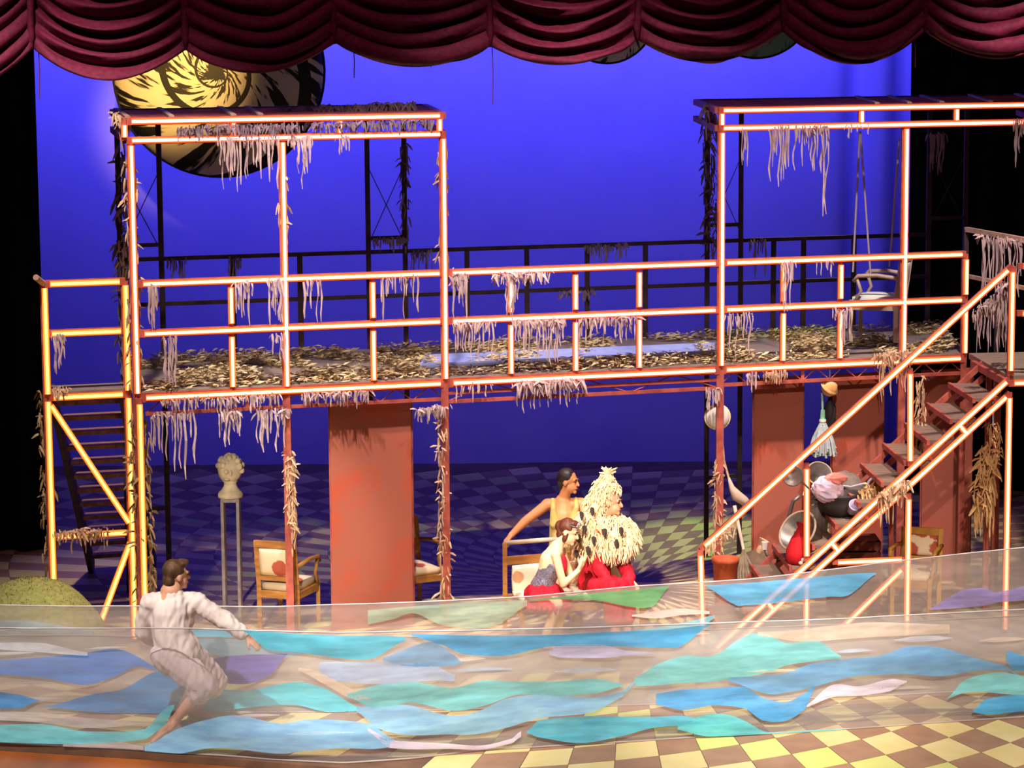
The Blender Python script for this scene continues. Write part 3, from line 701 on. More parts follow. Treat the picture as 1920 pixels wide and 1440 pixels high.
R_('thin dark rag on the rear rail behind the first left baluster', 425, 484, 450, 483, 8, 12, 60, M_ragd, 'b')
R_('thin dark rag at the left end of the rear rail', 310, 488, 350, 486, 10, 12, 66, M_ragd, 'b')
R_('thin dark rag on the rear ladder of the left booth', 694, 446, 752, 444, 16, 8, 30, M_ragd, 'b', lump=.6)
R_('thin dark rag on the rear rail right of the left booth ladder', 766, 473, 806, 470, 14, 12, 60, M_ragd, 'b')
R_('thin dark rag fringe on the rear rail of the bridge', 1092, 460, 1172, 456, 24, 8, 50, M_ragd, 'b', lump=.4)
R_('thin dark rag on the rear mid rail of the bridge', 1050, 546, 1112, 544, 16, 6, 26, M_ragd, 'b', lump=.6)
R_('thin dark rag strips on the rear rail behind the right booth', 1398, 450, 1430, 448, 8, 15, 70, M_ragd, 'b')

def vine(label, x0, y0, x1, y1, n, r, m, pl='f', size=(.05, .12), off=0):
    g = {'f': ftp, 'b': lambda x, y: at_plane(x, y, Ab, Bb)}.get(pl) or (lambda x, y: at_y(x, y, pl))
    a, b = g(x0, y0) + NF * off, g(x1, y1) + NF * off; rd = random.Random(int(x0 + y0)); mb = MB()
    scraps(mb, a, b, n, r, rd, size)
    for _ in range(n // 5): strip(mb, a.lerp(b, rd.random()) + V((rd.uniform(-r, r), rd.uniform(-r, r), 0)), rd.uniform(.08, .3), .012, rd)
    lo_ = a if a.z < b.z else b
    return tag(mb.build('rag_wrapping', m, None, lo_), label, 'rag', 'rag wrappings on the posts')
vine('leafy rag wrapping up the corner post of the left booth', 245, 300, 256, 720, 120, .06, M_ragw, off=-.05)
vine('dense brown rag wrapping down the corner post by the left landing', 260, 770, 276, 1135, 240, .09, M_leaf, off=-.04)
vine('ragged wrapping on the rear left post of the left booth', 224, 260, 232, 700, 120, .05, M_ragd, 'b', (.06, .16))
vine('ragged wrapping on the outer post of the left landing', 92, 740, 104, 1080, 110, .06, M_leaf, off=-.45)
vine('bulky leaf bundle on the rear left post above the landing rail', 232, 450, 236, 520, 60, .07, M_ragw, 'b')
vine('cream rag wrapping on the middle post in front of the armchair', 542, 842, 547, 1000, 170, .04, M_ragw, off=.03, size=(.04, .10))
vine('rag wrapping down the post between booth and bridge under the deck', 828, 760, 834, 1120, 180, .045, M_ragw, size=(.04, .10))
vine('rag wrapping up the right post of the left booth', 832, 270, 834, 500, 60, .045, M_ragw, off=-.04)
vine('rag wrapping on the middle post of the left booth below the roof', 528, 330, 531, 420, 26, .04, M_ragw)
vine('rag wrapping on the rear left post of the right booth', 1328, 230, 1334, 480, 110, .07, M_ragd, 'b', (.06, .16))
vine('rag wrapping on the left post of the right booth below the deck', 1348, 860, 1346, 1060, 150, .045, M_ragw, size=(.04, .10))
vine('rag wrapping on the rear ladder post right of the left booth', 757, 270, 760, 470, 50, .04, M_ragd, 'b')
vine('rag wrapping on the stair support left of the third rust panel', 1728, 700, 1722, 840, 60, .05, M_ragw, 26.6)
vine('rough thatch heaped on the left booth roof at the right', 520, 205, 775, 192, 220, .035, M_ragd, 27.0, (.05, .12))
vine('thatch scraps on the left end of the left booth roof', 214, 210, 240, 232, 40, .04, M_ragw, 25.6, (.05, .10))
vine('thatch clump at the left end of the right booth roof', 1322, 196, 1345, 240, 60, .06, M_ragd, 27.8)

def litter(par, p0, p1, n, seed, dens):
    rd = random.Random(seed); mb = MB(); k = 0
    for _ in range(n * 6):
        if k >= n: break
        px, s_ = rd.uniform(p0, p1), rd.uniform(.02, .97)
        if noise.noise(V((px * .012, s_ * 3.2, seed))) + (.25 if s_ < .12 or s_ > .8 else 0) < dens: continue
        p = fpt(px, ZD + .055 + rd.random() ** 2 * .07, s_); a = rd.uniform(0, 2 * PI); L = rd.uniform(.05, .13)
        d = V((math.cos(a), math.sin(a), rd.uniform(-.05, .3))) * L; u = V((-math.sin(a), math.cos(a), rd.uniform(-.3, .3))) * L * .11
        j = len(mb.f); mb.add([p - u, p + d * .5 + u * .3 + V((0, 0, .012)), p + d, p + d * .5 - u * 1.6], [(0, 1, 2), (0, 2, 3)], rd.choice((0, 0, 1))); k += 1
    tag(mb.build('straw_litter', [M_straw, M_leaf], par), kind='stuff')
litter(tL, 262, 832, 4200, 3, .02)
litter(tB, 838, 1346, 2400, 9, .12)
litter(tR, 1354, 1800, 3600, 5, .02)
# ------------------------------------------------------------------ hanging painted shells
def shell_mat(name, light, dark, seed):
    mt, nt, b = new_mat(name); L = nt.links.new; N = nt.nodes.new
    b.inputs['Roughness'].default_value = .6
    def mth(op, a, c=None, d=None):
        q = N('ShaderNodeMath'); q.operation = op
        for i, x in enumerate((a, c, d)):
            if x is None: continue
            if isinstance(x, (int, float)): q.inputs[i].default_value = x
            else: L(x, q.inputs[i])
        return q.outputs[0]
    tc = N('ShaderNodeTexCoord'); sp = N('ShaderNodeSeparateXYZ'); L(tc.outputs['Object'], sp.inputs[0])
    x, z = sp.outputs[0], sp.outputs[2]
    r = mth('SQRT', mth('ADD', mth('MULTIPLY', x, x), mth('MULTIPLY', z, z)))
    th = mth('ARCTAN2', z, x)
    whorl = mth('ADD', mth('MULTIPLY', th, 1 / (2 * PI)), mth('MULTIPLY', mth('LOGARITHM', mth('ADD', r, .02), 2.718), 1.05))
    band = mth('FRACT', mth('ADD', whorl, 10 + seed))
    cv = N('ShaderNodeCombineXYZ'); L(mth('ADD', mth('MULTIPLY', th, 3.2), mth('MULTIPLY', band, 2.4)), cv.inputs[0]); L(mth('MULTIPLY', band, .9), cv.inputs[1]); L(mth('FLOOR', mth('ADD', whorl, 10 + seed)), cv.inputs[2])
    nz = N('ShaderNodeTexNoise'); nz.inputs['Scale'].default_value = 1.9; nz.inputs['Detail'].default_value = 3; L(cv.outputs[0], nz.inputs['Vector'])
    st = N('ShaderNodeValToRGB'); st.color_ramp.elements[0].position = .44; st.color_ramp.elements[1].position = .48; L(nz.outputs[0], st.inputs[0])
    edge = mth('MULTIPLY', mth('GREATER_THAN', band, .14), mth('GREATER_THAN', mth('ADD', r, mth('MULTIPLY', nz.outputs[0], .25)), .26))
    fac = mth('MULTIPLY', st.outputs[0], edge)
    mx = N('ShaderNodeMix'); mx.data_type = 'RGBA'; L(fac, mx.inputs[0]); mx.inputs[6].default_value = dark; mx.inputs[7].default_value = light
    L(mx.outputs[2], b.inputs['Base Color']); return mt
def shell(label, px, py, r_px, y, m):
    c = at_y(px, py, y); r = r_px * y / F; mb = MB(); n = 48
    prof = [(r * math.sin(a), -.26 * r * math.cos(a)) for a in [PI * .5 * i / 12 for i in range(1, 13)]] + [(r * .98, .05 * r), (r * .8, .10 * r), (.02, .12 * r)]
    prof = [(.01, -.26 * r)] + prof
    mb.lathe(c, [(a, b) for a, b in prof], n, (0, 1, 0))
    t = thing('hanging_shell', c, label, 'stage prop', 'painted shells hanging before the back cloth')
    mb.build('shell_disc', m, t, smooth=True)
    MB().ring(c + V((0, .0, 0)), r, .022, (0, 1, 0), 64).build('rim', M_rim, t)
    for s_ in (-.3, .3): MB().tube([c + V((s_ * r, .06 * r, r * .9)), c + V((s_ * r, .06 * r, 6))], .008, 5).build('hanging_wire', M_dk, t)
M_rim = mat('shell_rim', S(30, 28, 36))
shell('big black and cream spiral shell lit yellow above the left booth', 410, 133, 196, 32.6, shell_mat('shell_stripes', S(238, 226, 206), S(26, 24, 26), 0))
shell('small black and lilac striped shell peeking below the curtain centre', 1138, 28, 88, 32.6, shell_mat('shell_stripes_small', S(226, 216, 220), S(24, 22, 28), .4))
shell('green shell edge peeking below the curtain at the right', 1420, 2, 104, 32.6, shell_mat('shell_green', S(120, 160, 140), S(60, 110, 80), .2))

# ------------------------------------------------------------------ mound, bust, pedestal
M_moss = mat('moss_green', S(120, 124, 62), S(146, 146, 84), 26, .95, bump=.5)
mb = MB(); c = at_y(62, 1150, 24.95); c.z = 0; hz = at_y(66, 1083, 24.95).z; nu, nv = 40, 14; vs = []
for j in range(nv + 1):
    a = PI / 2 * j / nv
    for i in range(nu):
        t_ = 2 * PI * i / nu; k = 1 + .05 * noise.noise(V((math.cos(t_) * 2, math.sin(t_) * 2, j * .2)))
        vs.append(c + V((.74 * math.cos(a) * math.cos(t_) * k, .6 * math.cos(a) * math.sin(t_) * k, hz * math.sin(a))))
mb.add(vs, [(j * nu + i, j * nu + (i + 1) % nu, (j + 1) * nu + (i + 1) % nu, (j + 1) * nu + i) for j in range(nv) for i in range(nu)] + [list(range(nu))])
t = thing('mossy_mound', c, 'rounded olive green mossy mound at the left edge', 'mound')
mb.build('mound_body', M_moss, t, smooth=True)
rd = random.Random(8); mb = MB()
for _ in range(900):
    i_ = rd.randrange(nu * 2, len(vs) - nu - 1); p = vs[i_].lerp(vs[i_ + nu], rd.random()).lerp(vs[i_ + 1] if (i_ + 1) % nu else vs[i_], rd.random()); mb.tube([p, p + V((rd.uniform(-.01, .01), rd.uniform(-.02, .0), rd.uniform(.0, .022)))], [.004, .001], 3)
tag(mb.build('moss_tufts', M_moss, t), kind='stuff')

M_stone = mat('pale_stone', S(214, 200, 172), S(186, 170, 146), 12, .8, bump=.3)
M_steel = mat('brushed_steel', S(150, 140, 140), S(120, 110, 112), 8, .45, .3)
pc = at_y(437, 1150, 26.45); pc.z = 0; ztop = at_y(437, 932, 26.45).z
t = thing('plant_stand', pc, 'tall narrow steel frame pedestal under the stone bust', 'pedestal')
hw = .078
for sx in (-1, 1):
    for sy in (-1, 1): MB().box(pc + V((sx * hw, sy * hw, ztop / 2)), (.03, .03, ztop)).build('leg', M_steel, t)
MB().box(pc + V((0, 0, ztop - .02)), (hw * 2 + .03, hw * 2 + .03, .04)).build('top_plate', M_steel, t)
for sy in (-1, 1): MB().box(pc + V((0, sy * hw, .06)), (hw * 2, .025, .025)).build('stretcher', M_steel, t)
b0 = pc + V((0, 0, ztop)); t = thing('stone_bust', b0, 'pale curly-headed stone bust on the steel pedestal', 'bust')
MB().lathe(b0, [(.125, 0), (.128, .03), (.118, .05), (.085, .085), (.066, .12), (.064, .15), (.08, .17)], 20).build('socle', M_stone, t, smooth=True)
hc = b0 + V((0, 0, .285)); MB().ball(hc, (.125, .12, .14), 18, 12, jit=.03, seed=3).build('head', M_stone, t, smooth=True)
mb = MB(); rd = random.Random(2)
for _ in range(46):
    a, e = rd.uniform(0, 2 * PI), rd.uniform(-.1, 1.5); d = V((math.cos(a) * math.cos(e), math.sin(a) * math.cos(e), math.sin(e)))
    mb.ball(hc + V((d.x * .125, d.y * .12, d.z * .135)), rd.uniform(.022, .036), 7, 5)
mb.build('curls', M_stone, t, smooth=True)
mb = MB().ball(hc + V((.02, -.118, -.02)), (.016, .022, .03), 8, 6); mb.ball(hc + V((-.02, -.11, -.085)), (.03, .02, .012), 8, 6)
mb.build('face', M_stone, t, smooth=True)

# ------------------------------------------------------------------ flowered armchairs
def floral(name, base, blot, scale=5):
    mt, nt, b = new_mat(name); L = nt.links.new; N = nt.nodes.new; b.inputs['Roughness'].default_value = .85
    tc = N('ShaderNodeTexCoord'); vo = N('ShaderNodeTexVoronoi'); vo.inputs['Scale'].default_value = scale; L(tc.outputs['Object'], vo.inputs['Vector'])
    nz = N('ShaderNodeTexNoise'); nz.inputs['Scale'].default_value = 30; L(tc.outputs['Object'], nz.inputs['Vector'])
    ad = N('ShaderNodeMath'); ad.operation = 'MULTIPLY_ADD'; L(nz.outputs[0], ad.inputs[0]); ad.inputs[1].default_value = .22; L(vo.outputs['Distance'], ad.inputs[2])
    rp = N('ShaderNodeValToRGB'); e = rp.color_ramp.elements; e[0].position = .46; e[0].color = blot; e[1].position = .52; e[1].color = base
    L(ad.outputs[0], rp.inputs[0]); L(rp.outputs[0], b.inputs['Base Color']); return mt
M_fab = floral('floral_fabric', S(226, 206, 172), S(178, 84, 62), 4.2)
M_fabw = floral('floral_fabric_white', S(240, 226, 196), S(196, 150, 110), 6)
M_oak = mat('honey_wood', S(176, 124, 62), S(146, 98, 46), 5, .5, stretch=(1, 1, 6))
M_gold = mat('yellow_wood', S(200, 150, 62), S(170, 118, 46), 5, .5)
M_pale = mat('pale_worn_wood', S(190, 172, 150), S(160, 140, 122), 5, .6)
def cushion(par, name, c, sx, sy, sz, M, m, bulge=.25):
    mb = MB(); n = 8; vs = []; fs = []
    for s_ in (1, -1):
        o = len(vs)
        for j in range(n + 1):
            for i in range(n + 1):
                u, v = 2 * i / n - 1, 2 * j / n - 1; k = (1 - u ** 4) * (1 - v ** 4)
                vs.append(V(c) + M @ V((u * sx / 2 * (1 - .03 * abs(v)), v * sy / 2 * (1 - .03 * abs(u)), s_ * sz / 2 * (.55 + .45 * k + bulge * k * .3))))
        fs += [(o + j * (n + 1) + i, o + j * (n + 1) + i + 1, o + (j + 1) * (n + 1) + i + 1, o + (j + 1) * (n + 1) + i) for j in range(n) for i in range(n)]
    w = (n + 1) ** 2; ring = [i for i in range(n)] + [j * (n + 1) + n for j in range(n)] + [n * (n + 1) + n - i for i in range(n)] + [(n - j) * (n + 1) for j in range(n)]
    fs += [(ring[i], ring[(i + 1) % len(ring)], ring[(i + 1) % len(ring)] + w, ring[i] + w) for i in range(len(ring))]
    mb.add(vs, fs); return mb.build(name, m, par, smooth=True)
def armchair(name, label, loc, face, W=.5, D=.52, H=.92, seat=.44, wood=None, fab=None, legs=True, tilt=.0, arms=True, group=None):
    wood, fab = wood or M_oak, fab or M_fab
    t = thing(name, loc, label, 'chair', group); R = Matrix.Rotation(face, 3, 'Z')   # local +Y is the sitting direction
    P = lambda x, y, z: V(loc) + R @ V((x, y, z))
    lean = -.06
    for sx in (-1, 1):
        MB().beam(P(sx * (W / 2 - .02), -D / 2, 0 if legs else seat - .1), P(sx * (W / 2 - .02), -D / 2, seat), .045).build('leg', wood, t)
        MB().beam(P(sx * (W / 2 - .02), -D / 2, seat), P(sx * (W / 2 - .02), -D / 2 + lean, H), .045).build('back_post', wood, t)
        MB().beam(P(sx * (W / 2 - .02), D / 2 - .02, 0 if legs else seat - .1), P(sx * (W / 2 - .02), D / 2 - .02, seat), .04).build('leg', wood, t)
        MB().beam(P(sx * (W / 2 - .02), -D / 2, seat - .07), P(sx * (W / 2 - .02), D / 2, seat - .07), .03, .07).build('seat_rail', wood, t)
        if arms:
            MB().tube([P(sx * (W / 2), -D / 2 + lean * .5, seat + .24), P(sx * (W / 2 + .02), -.05, seat + .27), P(sx * (W / 2 + .02), D / 2 - .1, seat + .26), P(sx * (W / 2 + .01), D / 2 - .05, seat + .20)], .022, 8).build('armrest', wood, t, smooth=True)
            MB().tube([P(sx * (W / 2 + .01), D / 2 - .08, seat + .25), P(sx * W / 2, D / 2 - .13, seat + .1), P(sx * (W / 2 - .01), D / 2 - .04, seat - .05)], .018, 8).build('arm_support', wood, t, smooth=True)
    for y_ in (-D / 2, D / 2 - .02): MB().beam(P(-W / 2 + .02, y_, seat - .07), P(W / 2 - .02, y_, seat - .07), .03, .07).build('seat_rail', wood, t)
    yb = lambda z: -D / 2 + lean * (z - seat) / (H - seat)
    for z, h in ((H - .03, .07), (seat + .10, .05)): MB().beam(P(-W / 2 + .02, yb(z), z), P(W / 2 - .02, yb(z), z), .035, h).build('back_rail', wood, t)
    zc = (H - .06 + seat + .12) / 2
    cushion(t, 'back_cushion', P(0, yb(zc), zc), W - .1, H - seat - .2, .07, R @ Matrix.Rotation(PI / 2 - lean * 2, 3, 'X'), fab)
    cushion(t, 'seat_cushion', P(0, 0, seat), W - .07, D - .04, .11, R, fab)
    return t
l = at_z(540, 1183, 0); armchair('armchair', 'honey wood armchair with red-flowered back, behind the rag-wrapped post', (l.x, 26.35, 0), math.radians(-20), .46)
l = at_y(768, 1100, 27.0); armchair('armchair', 'flowered armchair half hidden behind the tall rust panel', (l.x + .02, 27.0, 0), math.radians(-150), .5)
l = at_y(1712, 1100, 26.75); armchair('armchair', 'yellow wooden armchair standing under the right staircase', (l.x, 26.6, 0), math.radians(160), .42, H=.85, wood=M_gold)
# swing chair
s0 = at_y(1640, 655, 28.3); s0.z = 2.56
sw = armchair('swing_chair', 'pale wooden armchair with white cushion swinging on ropes in the right booth', s0 + V((0.02, 0, .07)), math.radians(70), .5, .5, .9, .44, M_pale, mat('white_cushion', S(226, 226, 214), S(190, 204, 196), 4, .8), True)
M_rope = mat('rope', S(170, 160, 176))
for (x1, y1), (x2, y2) in (((1612, 246), (1599, 510)), ((1613, 246), (1632, 515)), ((1686, 260), (1668, 500))):
    MB().tube([at_y(x1, y1, 28.2), at_y(x2, y2, 28.2)], .011, 6).build('rope', M_rope, sw)

# ------------------------------------------------------------------ things hung and heaped around the right staircase
M_white = mat('white_enamel', S(226, 222, 214), S(206, 202, 190), 5, .35)
M_tin = mat('dull_tin', S(140, 132, 126), S(104, 98, 96), 6, .4, .5)
M_red = mat('red_cloth', S(206, 22, 34), S(170, 12, 26), 6, .8)
M_blk = mat('black_iron', S(40, 36, 38), S(60, 54, 54), 6, .6)
M_cream = mat('cream_straw', S(226, 186, 128), S(190, 140, 84), 7, .9)
c = ftp(1347, 785) + V((0, .12, 0)); t = thing('round_lantern', c, 'white round lantern hanging behind the right booth post', 'lantern')
MB().ball(c, (.128, .06, .13), 20, 12).build('lantern_globe', M_white, t, smooth=True)
MB().ring(c, .130, .009, (0, 1, 0)).build('lantern_rim', mat('cream_rim', S(232, 220, 150)), t, smooth=True)
MB().tube([c + V((0, 0, .12)), c + V((-.01, 0, .34))], .02, 6).build('hanging_cord', M_rope, t)
c = ftp(1545, 800) + V((0, .12, 0)); t = thing('feather_duster', c, 'pale green feather duster hanging between two rust panels', 'duster')
MB().tube([c + V((-.01, 0, .34)), c + V((0, 0, .12))], .012, 8).build('handle', mat('pale_green', S(150, 196, 178)), t)
MB().tube([c + V((0, 0, .16)), c + V((0, 0, .03)), c + V((0, 0, .0))], [.022, .03, .04], 10).build('collar', mat('sage_green', S(120, 178, 146)), t, smooth=True)
MB().lathe(c + V((0, 0, .03)), [(.036, 0), (.038, .01), (.036, .03)], 12).build('binding', M_white, t)
mb = MB(); rd = random.Random(6)
for k in range(110):
    a = rd.uniform(0, 2 * PI); s_ = rd.random() ** .6; L_ = rd.uniform(.24, .34)
    tip = c + V((math.cos(a) * .15 * s_, math.sin(a) * .10 * s_, -L_)); md = c.lerp(tip, .55) + V((math.cos(a) * .03, math.sin(a) * .03, 0))
    mb.tube([c + V((math.cos(a) * .03, math.sin(a) * .03, .02)), md, tip, tip + V((math.cos(a) * .02, 0, .01))], [.008, .014, .018, .005], 4, flat=.4)
mb.build('feathers', mat('grey_green_feather', S(156, 178, 174), S(196, 200, 202), 20, .9), t)
c = ftp(1556, 729) + V((0, .02, 0)); t = thing('straw_hat', c, 'cream straw hat hung above the feather duster', 'hat')
MB().ball(c, (.085, .07, .085), 12, 8, jit=.05, seed=4).build('crown', M_cream, t, smooth=True)
MB().lathe(c + V((0, 0, .02)), [(.06, -.02), (.10, -.015), (.115, 0), (.06, .01)], 18, (.5, -.5, .7)).build('brim', M_cream, t, smooth=True)
MB().tube([c + V((0, 0, .07)), c + V((0, 0, .26))], .007, 5).build('hanging_loop', M_rope, t)
c = ftp(1561, 775) + V((0, .22, 0)); t = thing('hanging_bottle', c, 'dark bottle hanging below the straw hat', 'bottle')
MB().lathe(c + V((0, 0, -.16)), [(.03, -.04), (.05, -.02), (.062, .04), (.064, .18), (.05, .24), (.022, .27), (.02, .34)], 14).build('bottle_body', M_blk, t, smooth=True)
MB().lathe(c + V((0, 0, -.20)), [(.045, 0), (.05, .03), (.045, .05)], 12).build('foot', M_moss, t)
MB().tube([c + V((0, 0, .17)), c + V((-.01, 0, .50))], .005, 5).build('cord', M_rope, t)
c = ftp(1380, 926) + V((0, -.06, 0)); t = thing('canvas_pouch', c, 'pale canvas pouch hanging beside the right booth post', 'bag')
MB().tube([c + V((-.08, 0, .18)), c + V((-.05, 0, .08)), c + V((0, 0, -.01)), c + V((.09, 0, -.07)), c + V((.13, 0, -.07))], [.012, .03, .06, .05, .02], 10).build('pouch', mat('canvas', S(206, 190, 172), S(180, 160, 140), 6), t, smooth=True)
MB().tube([c + V((-.08, 0, .17)), c + V((-.13, .02, .36)), c + V((-.15, .03, .6))], .012, 6).build('strap', M_ragw, t)
c = at_y(1400, 1100, 26.62); c.z = 0; t = thing('string_mop', c, 'string mop with pale handle leaning beside the booth post', 'mop')
a = at_y(1377, 948, 26.75); b = at_y(1394, 1030, 26.62)
MB().tube([a, b], [.02, .015], 8).build('handle', mat('white_wood', S(226, 206, 186)), t)
mb = MB(); rd = random.Random(3)
for k in range(60):
    an = rd.uniform(0, 6.28); s_ = rd.random(); tip = V((b.x + .02 + math.cos(an) * .10 * s_, b.y + math.sin(an) * .10 * s_, .02 + .25 * rd.random()))
    mb.tube([b, b.lerp(tip, .5) + V((math.cos(an) * .03, 0, .06)), tip], [.012, .014, .008], 4)
mb.tube([V((b.x, b.y, 0)), b], .02, 6)
mb.build('mop_head', mat('grey_string', S(170, 156, 130), S(130, 116, 96), 9, .9), t)
# clay pot lying by the newel
c = at_y(1360, 1080, 26.62); c.z = 0; t = thing('clay_pot', c, 'orange clay pot standing at the foot of the stairs', 'pot')
zt = at_y(1360, 1045, 26.62).z
MB().lathe(c, [(.07, 0), (.09, .1), (.12, zt * .6), (.125, zt - .06), (.14, zt - .05), (.14, zt), (.12, zt), (.10, zt - .1)], 18).build('pot_body', mat('terracotta', S(196, 96, 56), S(160, 72, 44), 5), t, smooth=True)
MB().lathe(c + V((0, 0, zt - .12)), [(.01, 0), (.10, .01), (.10, .03)], 16).build('soil', M_leaf, t)
c = at_y(1420, 1090, 26.98); c.z = 0; t = thing('grey_sack', c, 'grey-brown stuffed sack slumped left of the rust panel foot', 'sack')
MB().ball(c + V((0, 0, .30)), (.20, .16, .31), 16, 10, jit=.05, seed=5).build('sack_body', mat('sackcloth', S(120, 100, 80), S(96, 78, 62), 8, .9), t, smooth=True)
MB().tube([c + V((.02, 0, .58)), c + V((.04, 0, .66)), c + V((.07, 0, .72))], [.05, .025, .06], 8).build('tied_neck', M_ragw, t)

# heap of kitchen things on two crates
M_crate = mat('red_brown_crate', S(110, 48, 34), S(84, 36, 28), 6, .8, stretch=(1, 1, 5))
def crate(label, px0, px1, y, z0, z1, d=.45):
    a, b = at_y(px0, 1050, y), at_y(px1, 1050, y); w_ = b.x - a.x; c = V(((a.x + b.x) / 2, y + d / 2, z0))
    t = thing('slatted_crate', c, label, 'crate', 'crates under the kitchen heap'); n = max(3, int((z1 - z0) / .1))
    for sx in (-1, 1):
        for sy in (-1, 1): MB().box(c + V((sx * (w_ / 2 - .02), sy * (d / 2 - .02), (z1 - z0) / 2)), (.04, .04, z1 - z0)).build('corner_post', M_crate, t)
    for k in range(n):
        z = (k + .5) * (z1 - z0) / n
        for sy in (-1, 1): MB().box(c + V((0, sy * d / 2, z)), (w_, .018, (z1 - z0) / n * .82)).build('slat', M_crate, t)
        for sx in (-1, 1): MB().box(c + V((sx * w_ / 2, 0, z)), (.018, d, (z1 - z0) / n * .82)).build('slat', M_crate, t)
    MB().box(c + V((0, 0, z1 - z0 - .01)), (w_, d, .02)).build('lid', M_crate, t); return c + V((0, 0, z1 - z0))
crate('red-brown slatted crate standing behind the right staircase', 1560, 1650, 26.72, 0, .75, .4)
def step(px, dy):                                  # top of the stair tread under that pixel column, dy behind the lit stringer
    best = None
    for k in range(1, 13):
        p = fb.lerp(ft, k / 13) + V((0, dy, 0)); d_ = abs(proj(p)[0] - px)
        if best is None or d_ < best[0]: best = (d_, p)
    return V((at_y(px, 1000, best[1].y).x, best[1].y, best[1].z))
c = step(1572, .46); t = thing('iron_cauldron', c, 'black iron cauldron on the stair treads in the kitchen heap', 'pot')
MB().lathe(c, [(.10, 0), (.17, .05), (.21, .13), (.20, .19), (.22, .21), (.22, .23), (.19, .23), (.17, .17), (.05, .15)], 20).build('cauldron_body', M_blk, t, smooth=True)
for s_ in (-1, 1): MB().tube([c + V((s_ * .21, 0, .16)), c + V((s_ * .27, 0, .17)), c + V((s_ * .22, 0, .22))], .012, 6).build('handle', M_blk, t)
zc_ = c.z + .23
c = V((at_y(1556, 940, c.y).x, c.y, zc_ - .06)); t = thing('crumpled_cloth', c, 'lilac and pink crumpled cloth spilling from the cauldron', 'cloth')
MB().ball(c + V((-.04, -.14, .12)), (.16, .11, .13), 18, 12, jit=.10, seed=2).build('cloth_folds', mat('lilac_cloth', S(206, 190, 214), S(222, 190, 200), 5, .85, lo=.45, hi=.6), t)
MB().ball(c + V((.03, -.17, .23)), (.11, .07, .06), 10, 7, jit=.15, seed=5).build('pink_fold', mat('salmon_cloth', S(232, 140, 128)), t)
c = V((at_y(1598, 945, 25.75).x, 25.75, at_y(1598, 958, 25.75).z)); t = thing('tin_mug', c, 'pale lilac tin mug tipped on the rim of the cauldron', 'mug')
MB().lathe(c, [(.05, 0), (.062, .10), (.066, .12), (.056, .12), (.045, .02)], 16, (.15, -.7, .6)).build('mug_body', mat('lilac_enamel', S(196, 186, 212), S(176, 166, 196), 5, .4), t, smooth=True)
MB().tube([c + V((.05, 0, 0)), c + V((.10, -.03, .02)), c + V((.06, -.06, .05))], .01, 6).build('handle', M_tin, t)
c = step(1590, .85); c.z += .0; t = thing('stuffed_bundle', c, 'tall grey-brown stuffed bundle behind the cauldron on the stairs', 'bundle')
hh = at_y(1582, 884, c.y).z - c.z
MB().ball(c + V((-.04, 0, hh * .5)), (.20, .15, hh * .5), 16, 12, jit=.06, seed=9).build('bundle_body', mat('grey_felt', S(128, 116, 106), S(100, 90, 84), 7, .9), t, smooth=True)
MB().tube([c + V((-.2, -.13, hh * .72)), c + V((0, -.17, hh * .66)), c + V((.16, -.12, hh * .74))], .012, 6).build('tie', M_rope, t)
c = step(1532, .72); t = thing('tin_bucket', c, 'tin bucket tipped open toward the audience beside the lit stair post', 'bucket')
cc = at_y(1532, 896, c.y); ax = V((.12, -.80, .55)).normalized()
MB().lathe(cc - ax * .12, [(.085, 0), (.12, .2), (.13, .205), (.13, .22), (.118, .22), (.08, .03)], 22, ax).build('bucket_body', M_tin, t, smooth=True)
MB().ring(cc + ax * .10, .127, .009, ax).build('bucket_rim', M_pale, t, smooth=True)
MB().tube([cc + V((-.12, -.1, .0)), cc + V((-.16, -.2, -.14)), cc + V((-.08, -.22, -.24)), cc + V((.05, -.22, -.2))], .008, 6).build('bail_handle', M_tin, t)
MB().lathe(c, [(.10, 0), (.11, .1), (.11, max(.2, cc.z - c.z - .14)), (.08, max(.22, cc.z - c.z - .10))], 14).build('bucket_stand', M_tin, t)
c = step(1508, .42); t = thing('washing_tub', c, 'grey tin tub tilted on the treads left of the lit stair post', 'tub')
ax = V((-.62, -.55, .55)).normalized(); cc = c + V((0, 0, .22))
MB().lathe(cc - ax * .1, [(.15, 0), (.20, .2), (.215, .21), (.215, .225), (.19, .22), (.14, .02)], 24, ax).build('tub_body', M_tin, t, smooth=True)
MB().ring(cc + ax * .12, .21, .013, ax, 28).build('tub_rim', M_pale, t, smooth=True)
c = V((at_y(1458, 1045, 26.55).x, 26.55, 0)); t = thing('rubber_hose', c, 'grey hose looping down in front of the left rust panel', 'hose')
MB().tube([at_y(x, y, 26.55) for x, y in ((1500, 930), (1487, 940), (1480, 965), (1474, 1000), (1468, 1032), (1458, 1044), (1446, 1046), (1438, 1040), (1434, 1026))], .020, 8).build('hose_tube', M_tin, t, smooth=True)
MB().tube([at_y(1433, 1030, 26.55), at_y(1434, 1016, 26.55)], [.03, .036], 8).build('nozzle', M_white, t)
MB().tube([at_y(1458, 1045, 26.55), c], .015, 6).build('stand_pipe', M_tin, t)
c = step(1494, .14); t = thing('red_bag', c, 'bright red cloth bag standing on the treads beside the lit stair post', 'bag')
MB().lathe(c, [(.08, 0), (.115, .05), (.12, .13), (.09, .24), (.05, .32), (.035, .36), (.055, .41)], 14, (.12, 0, 1)).build('bag_body', M_red, t, smooth=True)
for dx_, dz_ in ((.05, .06), (.08, .12), (.03, .03)): MB().ball(c + V((dx_, -.10, dz_)), .024, 8, 6).build('white_spot', M_white, t)
c = step(1640, .5); t = thing('straw_bundle', c, 'cream straw bundle lying on the stair treads above the heap', 'straw bundle')
